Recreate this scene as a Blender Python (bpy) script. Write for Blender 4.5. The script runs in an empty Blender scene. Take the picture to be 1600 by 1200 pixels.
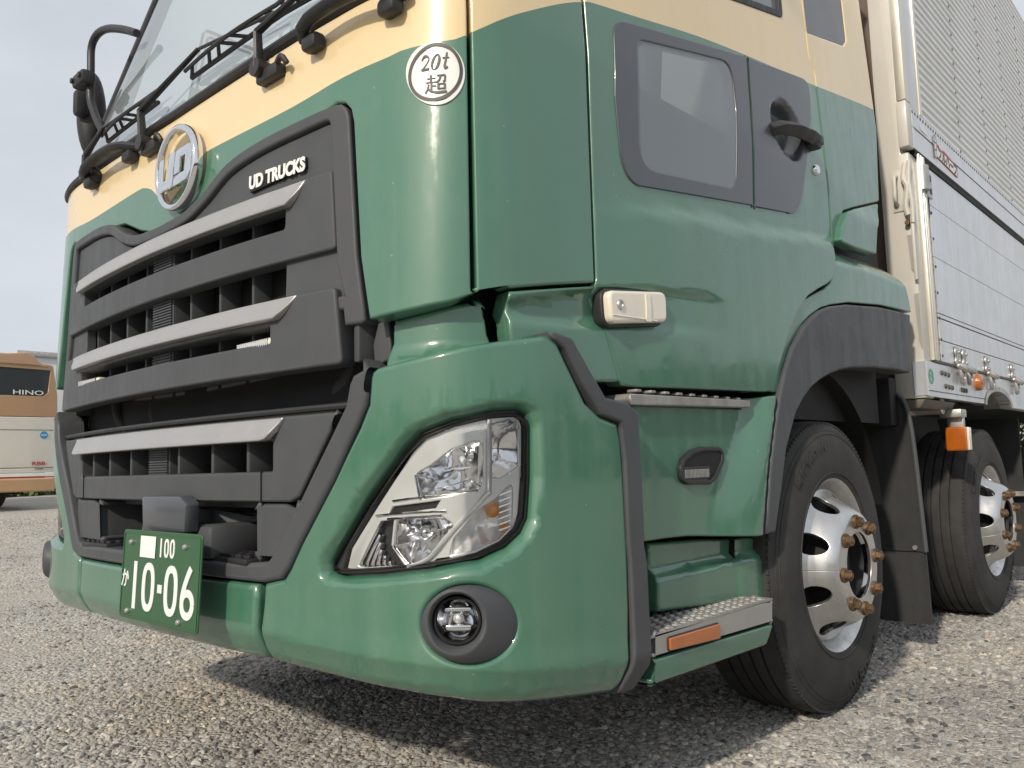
import bpy, bmesh, math, random, bisect
from mathutils import Vector, Matrix, Quaternion
from mathutils.geometry import tessellate_polygon
random.seed(7)
scene = bpy.context.scene
COL = scene.collection
R = math.radians
# ------------------------------------------------------------------ camera
cam_d = bpy.data.cameras.new('camera')
cam = bpy.data.objects.new('camera', cam_d)
COL.objects.link(cam)
cam_d.sensor_width = 36.0
cam_d.lens = 1284.3/1600*36.0
cam_d.clip_start = .05
cam_d.clip_end = 3000
_yaw, _pit, _rol = R(42.45), R(5.58), R(-1.597)
_fw = Vector((-math.sin(_yaw)*math.cos(_pit), math.cos(_yaw)*math.cos(_pit), math.sin(_pit)))
_rt = _fw.cross(Vector((0, 0, 1))).normalized()
_up = _rt.cross(_fw)
_r2 = _rt*math.cos(_rol)+_up*math.sin(_rol)
_u2 = _up*math.cos(_rol)-_rt*math.sin(_rol)
cam.matrix_world = Matrix(((_r2.x, _u2.x, -_fw.x, 2.37), (_r2.y, _u2.y, -_fw.y, -1.07), (_r2.z, _u2.z, -_fw.z, .884), (0, 0, 0, 1)))
scene.camera = cam
# ------------------------------------------------------------------ light
SUN_EL, SUN_AZ = R(32), R(13)          # azimuth from -Y towards +X
world = bpy.data.worlds.new('World')
scene.world = world
world.use_nodes = True
nt = world.node_tree
nt.nodes.clear()
wo = nt.nodes.new('ShaderNodeOutputWorld')
bg = nt.nodes.new('ShaderNodeBackground')
sky = nt.nodes.new('ShaderNodeTexSky')
sky.sky_type = 'NISHITA'
sky.sun_disc = False
sky.sun_elevation = SUN_EL
sky.sun_rotation = math.pi-SUN_AZ
sky.air_density = 1.0
sky.dust_density = 2.5
sky.ozone_density = 1.0
# thin high cloud over the blue: soft noise between the physical sky and a pale veil
tc = nt.nodes.new('ShaderNodeTexCoord')
mp = nt.nodes.new('ShaderNodeMapping')
mp.inputs['Scale'].default_value = (1.2, 1.2, 3.4)
nz = nt.nodes.new('ShaderNodeTexNoise')
nz.inputs['Scale'].default_value = 1.7
nz.inputs['Detail'].default_value = 6
nz.inputs['Roughness'].default_value = .52
rp = nt.nodes.new('ShaderNodeValToRGB')
rp.color_ramp.elements[0].position = .36
rp.color_ramp.elements[0].color = (.78, .78, .78, 1)
rp.color_ramp.elements[1].position = .66
rp.color_ramp.elements[1].color = (1, 1, 1, 1)
mx = nt.nodes.new('ShaderNodeMix')
mx.data_type = 'RGBA'
mx.inputs[7].default_value = (7.3, 7.65, 8.15, 1)
nt.links.new(tc.outputs['Generated'], mp.inputs['Vector'])
nt.links.new(mp.outputs['Vector'], nz.inputs['Vector'])
nt.links.new(nz.outputs['Fac'], rp.inputs['Fac'])
nt.links.new(rp.outputs['Color'], mx.inputs[0])
nt.links.new(sky.outputs['Color'], mx.inputs[6])
nt.links.new(mx.outputs[2], bg.inputs['Color'])
bg.inputs['Strength'].default_value = .1
nt.links.new(bg.outputs['Background'], wo.inputs['Surface'])
sun_d = bpy.data.lights.new('sun', 'SUN')
sun_d.energy = 3.3
sun_d.angle = R(2.6)
sun_d.color = (1, .9, .76)
sun = bpy.data.objects.new('sun', sun_d)
COL.objects.link(sun)
_sd = Vector((math.sin(SUN_AZ)*math.cos(SUN_EL), -math.cos(SUN_AZ)*math.cos(SUN_EL), math.sin(SUN_EL)))
sun.rotation_euler = _sd.to_track_quat('Z', 'Y').to_euler()
sun.location = (4, -8, 9)
vs = scene.view_settings
vs.view_transform = 'Standard'
vs.look = 'None'
vs.gamma = 1
vs.use_curve_mapping = False
vs.exposure = 0.0
scene.cycles.max_bounces = 8
scene.cycles.transparent_max_bounces = 16

# ------------------------------------------------------------------ body surfaces (metres; X across, Y along the truck, Z up)
def _spline(ctrl, n=64):
    c = [(-ctrl[1][0], ctrl[1][1])] + list(ctrl) + [(2*ctrl[-1][0]-ctrl[-2][0], 2*ctrl[-1][1]-ctrl[-2][1])]
    out = []
    for i in range(1, len(c)-2):
        p0, p1, p2, p3 = c[i-1], c[i], c[i+1], c[i+2]
        for k in range(n):
            t = k/n
            out.append(tuple(.5*((2*p1[j])+(-p0[j]+p2[j])*t+(2*p0[j]-5*p1[j]+4*p2[j]-p3[j])*t*t
                             + (-p0[j]+3*p1[j]-3*p2[j]+p3[j])*t**3) for j in (0, 1)))
    out.append(ctrl[-1])
    return out
def make_plan(ctrl):
    pts = _spline(ctrl)
    cum = [0.0]
    for a, b in zip(pts, pts[1:]):
        cum.append(cum[-1]+math.hypot(b[0]-a[0], b[1]-a[1]))
    def plan(s):
        a = min(abs(s), cum[-1]-1e-6)
        i = bisect.bisect_right(cum, a)-1
        t = (a-cum[i])/(cum[i+1]-cum[i])
        x = pts[i][0]+(pts[i+1][0]-pts[i][0])*t
        y = pts[i][1]+(pts[i+1][1]-pts[i][1])*t + (abs(s)-a)
        dx, dy = pts[i+1][0]-pts[i][0], pts[i+1][1]-pts[i][1]
        l = math.hypot(dx, dy)
        return (x if s >= 0 else -x), y, dy/l*(1 if s >= 0 else -1), -dx/l
    return plan
def sm(t):
    t = 0.0 if t < 0 else 1.0 if t > 1 else t
    return t*t*(3-2*t)
CAB_PLAN = make_plan([(0, -.010), (.35, -.008), (.7, .0), (.93, .021), (1.085, .078), (1.165, .19), (1.194, .38), (1.205, .65),
                      (1.213, 1.0), (1.22, 1.6), (1.22, 2.2), (1.22, 2.8)])
BUM_PLAN = make_plan([(0, -.03), (.4, -.022), (.7, .006), (.94, .032), (1.12, .10), (1.2, .235), (1.235, .43), (1.245, .65),
                      (1.25, 1.0), (1.25, 1.4)])
GRL_PLAN = make_plan([(0, -.03), (.4, -.016), (.7, .013), (.81, .027), (.91, .049), (1.0, .075), (1.2, .14)])
def GRL(s, z):
    x, y, nx, ny = GRL_PLAN(s)
    return (x, y+.03*max(0, z-1.0), z)
def CAB(s, z):
    x, y, nx, ny = CAB_PLAN(s)
    lean = .046*max(0, z-1.0)*ny*ny + .30*max(0, z-1.98)*(1-sm((abs(s)-1.15)/.25))
    tum = .05*max(0, z-1.9)
    return (x-(tum if s > 0 else -tum)*nx*nx, y+lean, z)
def BUM(s, z):
    x, y, nx, ny = BUM_PLAN(s)
    return (x, y, z)
def SIDE(y, z):
    return (1.25, y, z)
def FRONT(x, z):
    return (x, 0.0, z)

# ------------------------------------------------------------------ materials
def nd(t, kind, **kw):
    n = t.nodes.new(kind)
    for k, v in kw.items():
        n.inputs[k].default_value = v
    return n
def mat(name, base, rough=.5, metal=0.0, coat=0.0, var=.08, scale=3.0, bump=0.0, bscale=200.0, dust=0.0, dustcol=(.42, .38, .32), spec=.5,
        rvar=.1, coat_rough=.06, streak=0.0, specks=0.0, low=0.0):
    m = bpy.data.materials.new(name)
    m.use_nodes = True
    t = m.node_tree
    b = t.nodes['Principled BSDF']
    b.inputs['Roughness'].default_value = rough
    b.inputs['Metallic'].default_value = metal
    b.inputs['Coat Weight'].default_value = coat
    b.inputs['Coat Roughness'].default_value = coat_rough
    b.inputs['Coat IOR'].default_value = 1.65
    b.inputs['Specular IOR Level'].default_value = spec
    tcn = t.nodes.new('ShaderNodeTexCoord')
    n1 = nd(t, 'ShaderNodeTexNoise', Scale=scale, Detail=5.0, Roughness=.6)
    t.links.new(tcn.outputs['Object'], n1.inputs['Vector'])
    mr = nd(t, 'ShaderNodeMapRange')
    mr.inputs['From Min'].default_value = .3
    mr.inputs['From Max'].default_value = .7
    mr.inputs['To Min'].default_value = 1-var
    mr.inputs['To Max'].default_value = 1+var
    t.links.new(n1.outputs['Fac'], mr.inputs['Value'])
    vm = t.nodes.new('ShaderNodeVectorMath')
    vm.operation = 'SCALE'
    vm.inputs[0].default_value = base[:3]
    t.links.new(mr.outputs['Result'], vm.inputs['Scale'])
    colour = vm.outputs['Vector']
    if dust:
        n2 = nd(t, 'ShaderNodeTexNoise', Scale=9.0, Detail=8.0, Roughness=.72)
        t.links.new(tcn.outputs['Object'], n2.inputs['Vector'])
        mp_ = nd(t, 'ShaderNodeMapping')
        mp_.inputs['Scale'].default_value = (22, 22, 1.2)
        t.links.new(tcn.outputs['Object'], mp_.inputs['Vector'])
        n3 = nd(t, 'ShaderNodeTexNoise', Scale=1.0, Detail=4.0, Roughness=.6)
        t.links.new(mp_.outputs['Vector'], n3.inputs['Vector'])
        mu = t.nodes.new('ShaderNodeMath')
        mu.operation = 'MULTIPLY'
        t.links.new(n2.outputs['Fac'], mu.inputs[0])
        t.links.new(n3.outputs['Fac'], mu.inputs[1])
        r2 = nd(t, 'ShaderNodeMapRange')
        r2.inputs['From Min'].default_value = .18
        r2.inputs['From Max'].default_value = .46
        r2.inputs['To Max'].default_value = dust
        t.links.new(mu.outputs['Value'], r2.inputs['Value'])
        dust_out = r2.outputs['Result']
        if low:             # more road film on the parts nearest the ground
            sx = t.nodes.new('ShaderNodeSeparateXYZ')
            t.links.new(tcn.outputs['Object'], sx.inputs[0])
            lz = nd(t, 'ShaderNodeMapRange')
            lz.inputs['From Min'].default_value = .72
            lz.inputs['From Max'].default_value = .36
            lz.inputs['To Min'].default_value = 1.0
            lz.inputs['To Max'].default_value = low
            t.links.new(sx.outputs['Z'], lz.inputs['Value'])
            ml_ = t.nodes.new('ShaderNodeMath')
            ml_.operation = 'MULTIPLY'
            t.links.new(r2.outputs['Result'], ml_.inputs[0])
            t.links.new(lz.outputs['Result'], ml_.inputs[1])
            dust_out = ml_.outputs[0]
        mxn = t.nodes.new('ShaderNodeMix')
        mxn.data_type = 'RGBA'
        mxn.inputs[7].default_value = (*dustcol, 1)
        t.links.new(dust_out, mxn.inputs[0])
        t.links.new(colour, mxn.inputs[6])
        colour = mxn.outputs[2]
        rr = nd(t, 'ShaderNodeMapRange')
        rr.inputs['From Max'].default_value = max(dust, .01)
        rr.inputs['To Min'].default_value = rough
        rr.inputs['To Max'].default_value = min(1, rough+.3)
        t.links.new(r2.outputs['Result'], rr.inputs['Value'])
        t.links.new(rr.outputs['Result'], b.inputs['Roughness'])
        if coat:
            cr = nd(t, 'ShaderNodeMapRange')
            cr.inputs['From Max'].default_value = max(dust, .01)
            cr.inputs['To Min'].default_value = coat_rough
            cr.inputs['To Max'].default_value = coat_rough+.3
            t.links.new(r2.outputs['Result'], cr.inputs['Value'])
            t.links.new(cr.outputs['Result'], b.inputs['Coat Roughness'])
    elif rvar:
        rr = nd(t, 'ShaderNodeMapRange')
        rr.inputs['From Min'].default_value = .3
        rr.inputs['From Max'].default_value = .7
        rr.inputs['To Min'].default_value = max(0.02, rough-rvar*.5)
        rr.inputs['To Max'].default_value = min(1, rough+rvar*.5)
        t.links.new(n1.outputs['Fac'], rr.inputs['Value'])
        t.links.new(rr.outputs['Result'], b.inputs['Roughness'])
    if specks:
        vs_ = nd(t, 'ShaderNodeTexVoronoi', Scale=34.0)
        t.links.new(tcn.outputs['Object'], vs_.inputs['Vector'])
        sp_ = nd(t, 'ShaderNodeMapRange')
        sp_.inputs['From Min'].default_value = .10
        sp_.inputs['From Max'].default_value = .045
        sp_.inputs['To Max'].default_value = specks
        t.links.new(vs_.outputs['Distance'], sp_.inputs['Value'])
        sc_ = t.nodes.new('ShaderNodeSeparateColor')
        t.links.new(vs_.outputs['Color'], sc_.inputs[0])
        gt_ = t.nodes.new('ShaderNodeMath')
        gt_.operation = 'GREATER_THAN'
        gt_.inputs[1].default_value = .93
        t.links.new(sc_.outputs[0], gt_.inputs[0])
        m3 = t.nodes.new('ShaderNodeMath')
        m3.operation = 'MULTIPLY'
        t.links.new(gt_.outputs[0], m3.inputs[0])
        t.links.new(sp_.outputs['Result'], m3.inputs[1])
        mx3 = t.nodes.new('ShaderNodeMix')
        mx3.data_type = 'RGBA'
        mx3.inputs[7].default_value = (.34, .38, .32, 1)
        t.links.new(m3.outputs[0], mx3.inputs[0])
        t.links.new(colour, mx3.inputs[6])
        colour = mx3.outputs[2]
    t.links.new(colour, b.inputs['Base Color'])
    if bump:
        n4 = nd(t, 'ShaderNodeTexNoise', Scale=bscale, Detail=3.0)
        t.links.new(tcn.outputs['Object'], n4.inputs['Vector'])
        bp = nd(t, 'ShaderNodeBump', Strength=bump, Distance=.002)
        t.links.new(n4.outputs['Fac'], bp.inputs['Height'])
        t.links.new(bp.outputs['Normal'], b.inputs['Normal'])
    return m
def glassy(name, tint, ior=1.5, rough=.02, alpha=1.0, body=None):
    """thin glass: what lies behind shows through the tint, with a Fresnel reflection on top"""
    m = bpy.data.materials.new(name)
    m.use_nodes = True
    t = m.node_tree
    t.nodes.clear()
    o = t.nodes.new('ShaderNodeOutputMaterial')
    tr = t.nodes.new('ShaderNodeBsdfTransparent')
    tr.inputs['Color'].default_value = (*tint, 1)
    gl = t.nodes.new('ShaderNodeBsdfGlossy')
    gl.inputs['Roughness'].default_value = rough
    fr = t.nodes.new('ShaderNodeFresnel')
    fr.inputs['IOR'].default_value = ior
    mxs = t.nodes.new('ShaderNodeMixShader')
    base = tr.outputs[0]
    if body:
        df = t.nodes.new('ShaderNodeBsdfDiffuse')
        df.inputs['Color'].default_value = (*body[0], 1)
        m2 = t.nodes.new('ShaderNodeMixShader')
        m2.inputs[0].default_value = body[1]
        t.links.new(tr.outputs[0], m2.inputs[1])
        t.links.new(df.outputs[0], m2.inputs[2])
        base = m2.outputs[0]
    t.links.new(fr.outputs[0], mxs.inputs[0])
    t.links.new(base, mxs.inputs[1])
    t.links.new(gl.outputs[0], mxs.inputs[2])
    t.links.new(mxs.outputs[0], o.inputs[0])
    return m
GREEN = mat('green_paint', (.050, .160, .100), .42, 0, .85, var=.05, scale=1.5, dust=.09, dustcol=(.29, .33, .28), coat_rough=.04, specks=.5, low=1.8)
CREAM = mat('cream_paint', (.74, .575, .32), .4, 0, .8, var=.03, scale=1.2, dust=.06, dustcol=(.6, .52, .4))
PLAST = mat('grey_black_plastic', (.060, .064, .070), .48, 0, 0, var=.10, scale=4, bump=.12, bscale=900, dust=.08, dustcol=(.14, .145, .148), spec=.45)
PLASTD = mat('dark_plastic', (.020, .020, .022), .45, 0, 0, var=.15, scale=5, dust=.1, dustcol=(.09, .085, .08))
TRIM = mat('window_surround_plastic', (.062, .068, .080), .34, 0, .25, var=.05, scale=3)
RUBBER = mat('tyre_rubber', (.030, .030, .030), .72, 0, 0, var=.25, scale=7, bump=.25, bscale=160, dust=.38, dustcol=(.11, .105, .095), spec=.35)
FLAP = mat('mudflap_rubber', (.020, .021, .022), .6, 0, 0, var=.2, scale=4, dust=.28, dustcol=(.085, .083, .076))
BLACK = mat('void_black', (.005, .005, .006), .7, 0, 0, var=.2)
ENGINE = mat('engine_parts', (.045, .044, .043), .6, .2, 0, var=.5, scale=14, dust=.4, dustcol=(.10, .085, .07))
CHROME = mat('chrome', (.78, .78, .79), .09, 1.0, 0, var=.03, rvar=.06)
REFL = mat('lamp_reflector', (.90, .90, .91), .12, 1.0, 0, var=.06, scale=30, rvar=.08)
SATIN = mat('satin_silver_paint', (.40, .395, .39), .36, .55, .2, var=.05, scale=5, dust=.12, dustcol=(.3, .28, .25))
ALLOY = mat('polished_alloy', (.62, .62, .62), .27, .95, 0, var=.07, scale=6, rvar=.16, dust=.3, dustcol=(.40, .36, .31))
RUST = mat('rusty_brass', (.14, .088, .048), .5, .55, 0, var=.6, scale=60, bump=.3, bscale=240)
BOXCREAM = mat('box_cream_paint', (.55, .53, .475), .42, 0, .3, var=.04, scale=2, dust=.16, dustcol=(.36, .34, .30))
STAIN = mat('stainless_sheet', (.72, .725, .73), .33, .8, 0, var=.03, scale=1.0, rvar=.1, dust=.08, dustcol=(.42, .42, .42))
CORR = mat('corrugated_aluminium', (.72, .735, .735), .42, .15, 0, var=.06, scale=2.0, dust=.12, dustcol=(.38, .38, .37))
ANOD = mat('anodised_trim', (.74, .71, .62), .36, .6, 0, var=.05, scale=3)
STEEL = mat('galvanised_steel', (.50, .49, .47), .38, .85, 0, var=.18, scale=14, bump=.1, dust=.25, dustcol=(.3, .27, .22))
TREAD = mat('tread_plate', (.36, .35, .335), .5, .6, 0, var=.25, scale=18, dust=.7, dustcol=(.22, .205, .18))
AMBER = mat('amber_lens', (.42, .11, .010), .14, 0, .8, var=.12, scale=20, bump=.5, bscale=300)
BULB = mat('amber_bulb', (.72, .25, .03), .12, 0, .9, var=.1)
MILKY = mat('milky_lens', (.76, .70, .58), .18, 0, .9, var=.05, scale=12)
WHITE = mat('white_print', (.78, .79, .76), .45, 0, 0, var=.03)
STICK = mat('white_sticker', (.74, .74, .72), .4, 0, .2, var=.06, scale=18, dust=.12, dustcol=(.5, .45, .4))
INK = mat('dark_ink', (.06, .055, .05), .5, 0, 0, var=.1)
PLATE = mat('number_plate_green', (.016, .085, .028), .42, 0, .3, var=.06, dust=.1, dustcol=(.2, .22, .18))
RED = mat('red_print', (.45, .03, .035), .45, 0, 0, var=.08)
SEAT = mat('seat_cloth', (.20, .21, .22), .85, 0, 0, var=.12)
CABIN = mat('cab_interior', (.33, .34, .34), .75, 0, 0, var=.06)
GLASS = glassy('window_glass', (.42, .47, .49), ior=1.8, body=((.34, .40, .43), .45))  # grey-blue diffuse layer paints in some of the sky's reflection
SCREEN = glassy('windscreen_glass', (.70, .76, .77), ior=1.9, body=((.50, .57, .61), .42))  # pale diffuse body colour imitates sky reflected in the windscreen
BEZ = mat('lamp_bezel_silver', (.86, .86, .86), .26, .5, 0, var=.03, scale=8, rvar=.06)
LENS = glassy('clear_lens', (.93, .94, .94), ior=1.45)
# ------------------------------------------------------------------ object helpers
def link(name, me, mats, parent=None):
    o = bpy.data.objects.new(name, me)
    COL.objects.link(o)
    for m in (mats if isinstance(mats, (list, tuple)) else [mats]):
        me.materials.append(m)
    if parent is not None:
        o.parent = parent
    return o
def empty(name, parent=None, loc=(0, 0, 0)):
    o = bpy.data.objects.new(name, None)
    o.empty_display_size = .1
    COL.objects.link(o)
    o.location = loc
    if parent is not None:
        o.parent = parent
    return o
def tag(o, label, cat, group=None):
    o['label'] = label
    o['category'] = cat
    if group:
        o['group'] = group
    return o
def area(l):
    return .5*sum(a[0]*b[1]-b[0]*a[1] for a, b in zip(l, l[1:]+l[:1]))
def ccw(l):
    l = list(l)
    return l if area(l) > 0 else l[::-1]
def mir(l):
    return [(-u, v) for u, v in l][::-1]
def symm(half):
    """right half, listed from the centre line at the top round to the centre line at the bottom"""
    return [(-u, v) for u, v in half if u > 1e-6][::-1] + list(half)
def rounded(l, r, n=4):
    l = list(l)
    out = []
    N = len(l)
    for i in range(N):
        p = Vector(l[i]); a = Vector(l[i-1])-p; b = Vector(l[(i+1) % N])-p
        la, lb = a.length, b.length
        rr = r[i] if isinstance(r, (list, tuple)) else r
        if la < 1e-6 or lb < 1e-6 or rr <= 0:
            out.append(tuple(p)); continue
        a /= la; b /= lb
        c = max(-1, min(1, a.dot(b)))
        ang = math.acos(c)
        if ang > 2.9:
            out.append(tuple(p)); continue
        d = min(rr/math.tan(ang/2), la*.45, lb*.45)
        s, e = p+a*d, p+b*d
        for k in range(n+1):
            t = k/n
            q = s*(1-t)**2+p*2*t*(1-t)+e*t*t
            out.append((q.x, q.y))
    return out
def smooth_loop(l, n=4, closed=True):
    N = len(l)
    out = []
    for i in range(N if closed else N-1):
        g = (lambda k: l[k % N]) if closed else (lambda k: l[max(0, min(N-1, k))])
        p0, p1, p2, p3 = g(i-1), g(i), g(i+1), g(i+2)
        for k in range(n):
            t = k/n
            out.append(tuple(.5*((2*p1[j])+(-p0[j]+p2[j])*t+(2*p0[j]-5*p1[j]+4*p2[j]-p3[j])*t*t+(-p0[j]+3*p1[j]-3*p2[j]+p3[j])*t**3)
                             for j in range(len(p1))))
    if not closed:
        out.append(tuple(l[-1]))
    return out
def inset(l, d):
    """loop counter-clockwise; positive d shrinks it"""
    N = len(l)
    out = []
    for i in range(N):
        p = Vector(l[i]); a = p-Vector(l[i-1]); b = Vector(l[(i+1) % N])-p
        if a.length < 1e-7: a = b
        if b.length < 1e-7: b = a
        a.normalize(); b.normalize()
        n1 = Vector((-a.y, a.x)); n2 = Vector((-b.y, b.x))
        m = n1+n2
        k = 1+n1.dot(n2)
        m = m/k if k > .25 else m.normalized()*2 if m.length > 1e-6 else n1
        q = p+m*d
        out.append((q.x, q.y))
    return out
def seg_dist(p, loop):
    best = 1e9
    x, y = p
    for (ax, ay), (bx, by) in zip(loop, loop[1:]+loop[:1]):
        dx, dy = bx-ax, by-ay
        L = dx*dx+dy*dy
        t = 0 if L < 1e-12 else max(0, min(1, ((x-ax)*dx+(y-ay)*dy)/L))
        d = (x-ax-t*dx)**2+(y-ay-t*dy)**2
        if d < best: best = d
    return math.sqrt(best)
def inside(p, loop):
    x, y = p
    c = False
    for (ax, ay), (bx, by) in zip(loop, loop[1:]+loop[:1]):
        if (ay > y) != (by > y) and x < (bx-ax)*(y-ay)/(by-ay)+ax:
            c = not c
    return c
def frame_at(S, disp, u, v):
    e = 9e-3
    def f(a, b):
        p = Vector(S(a, b))
        return p
    p = f(u, v)
    du = f(u+e, v)-f(u-e, v)
    dv = f(u, v+e)-f(u, v-e)
    n = du.cross(dv).normalized()
    if disp is None:
        return p, n, n, du.normalized(), dv.normalized()
    d0 = disp(u, v)
    q = 2.5e-3
    gu = (disp(u+q, v)-disp(u-q, v))*(e/q); gv = (disp(u, v+q)-disp(u, v-q))*(e/q)
    n2 = (du+n*gu).cross(dv+n*gv).normalized()
    return p+n*d0, n, n2, du.normalized(), dv.normalized()
def panel(name, loop, S, mats, parent, off=0.0, thick=.015, r=.004, holes=(), disp=None, grid=.05, split=None, seg=3, close=False):
    """a sheet that follows the body surface S inside `loop`, with a rolled edge of radius r and turned-in sides"""
    loop = ccw(loop)
    lin = inset(loop, r)
    hin = [inset(ccw(h), -r) for h in holes]
    polys = [[Vector((u, v, 0)) for u, v in lin]]+[[Vector((u, v, 0)) for u, v in h] for h in hin]
    tris = tessellate_polygon(polys)
    flat = [p for q in polys for p in q]
    bm = bmesh.new()
    vs_ = [bm.verts.new(p) for p in flat]
    for t in tris:
        try:
            bm.faces.new([vs_[i] for i in t])
        except ValueError:
            pass
    lay = bm.faces.layers.int.new('m')
    def cut(co, no):
        bmesh.ops.bisect_plane(bm, geom=bm.verts[:]+bm.edges[:]+bm.faces[:], dist=1e-6, plane_co=co, plane_no=no)
    u0, u1 = min(p[0] for p in lin), max(p[0] for p in lin)
    v0, v1 = min(p[1] for p in lin), max(p[1] for p in lin)
    gu, gv = grid if isinstance(grid, (tuple, list)) else (grid, grid)
    k = math.ceil(u0/gu)
    while gu and k*gu < u1:
        cut((k*gu+1.3e-5, 0, 0), (1, 0, 0)); k += 1
    k = math.ceil(v0/gv)
    while gv and k*gv < v1:
        cut((0, k*gv+1.7e-5, 0), (0, 1, 0)); k += 1
    if split:
        for v in bm.verts: v.co.y -= split(v.co.x)
        cut((0, 0, 0), (0, 1, 0))
        for f in bm.faces:
            c = f.calc_center_median()
            f[lay] = 1 if c.y < 0 else 0
        for v in bm.verts: v.co.y += split(v.co.x)
    for f in bm.faces:
        if f.normal.z < 0: f.normal_flip()
    bm.normal_update()
    # boundary normals in the flat layout
    bn = {}
    bedges = [e for e in bm.edges if len(e.link_faces) == 1]
    for e in bedges:
        f = e.link_faces[0]
        a, b = e.verts
        d = (b.co-a.co).normalized()
        n = Vector((d.y, -d.x, 0))
        if n.dot(f.calc_center_median()-a.co) > 0: n = -n
        for v in (a, b): bn.setdefault(v, []).append(n)
    miter = {}
    for v, ns in bn.items():
        m = ns[0]+ns[-1]
        kk = 1+ns[0].dot(ns[-1])
        miter[v] = m/kk if kk > .25 else (m.normalized()*2 if m.length > 1e-6 else ns[0])
    info = {}
    def place(v, u, w, h, a, mdir):
        p, n, n2, du, dv = frame_at(S, disp, u, w)
        if mdir is None:
            N = n2
        else:
            o = (du*mdir.x+dv*mdir.y)
            o = (o-n2*o.dot(n2)).normalized()
            N = (n2*math.cos(a)+o*math.sin(a))
        info[v] = (p+n*h, N)
    base = {v: (v.co.x, v.co.y) for v in bm.verts}
    bverts = list(bn)
    for v, (u, w) in base.items():
        place(v, u, w, off, 0, None)
    prev = {v: v for v in bverts}
    steps = [(math.pi/2*i/seg) for i in range(1, seg+1)]
    rows = [(r*math.sin(a), off-r*(1-math.cos(a)), a) for a in steps]
    rows.append((r, off-thick, math.pi/2))
    fm = {e: e.link_faces[0][lay] for e in bedges}
    first = {e: tuple(e.verts) for e in bedges}
    orient = {}
    for e in bedges:
        f = e.link_faces[0]
        L = [l for l in f.loops if l.edge == e][0]
        orient[e] = (L.vert, L.link_loop_next.vert)
    for d, h, a in rows:
        cur = {}
        for v in bverts:
            nv = bm.verts.new((0, 0, 0))
            u, w = base[v]
            m = miter[v]
            place(nv, u+m.x*d, w+m.y*d, h, a, m)
            cur[v] = nv
        for e in bedges:
            a_, b_ = orient[e]
            try:
                f = bm.faces.new((prev[b_], prev[a_], cur[a_], cur[b_]))
                f[lay] = fm[e]
            except ValueError:
                pass
        prev = cur
    for v, (p, N) in info.items():
        v.co = p
    mats = mats if isinstance(mats, (list, tuple)) else [mats]
    for f in bm.faces:
        f.smooth = True
        f.material_index = f[lay]
    bmesh.ops.triangulate(bm, faces=[f for f in bm.faces if len(f.verts) > 4])
    bm.verts.index_update()
    bm.verts.ensure_lookup_table()
    nors = [info[v][1] for v in bm.verts]
    me = bpy.data.meshes.new(name)
    bm.to_mesh(me)
    bm.free()
    me.normals_split_custom_set_from_vertices(nors)
    return link(name, me, mats, parent)
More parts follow.
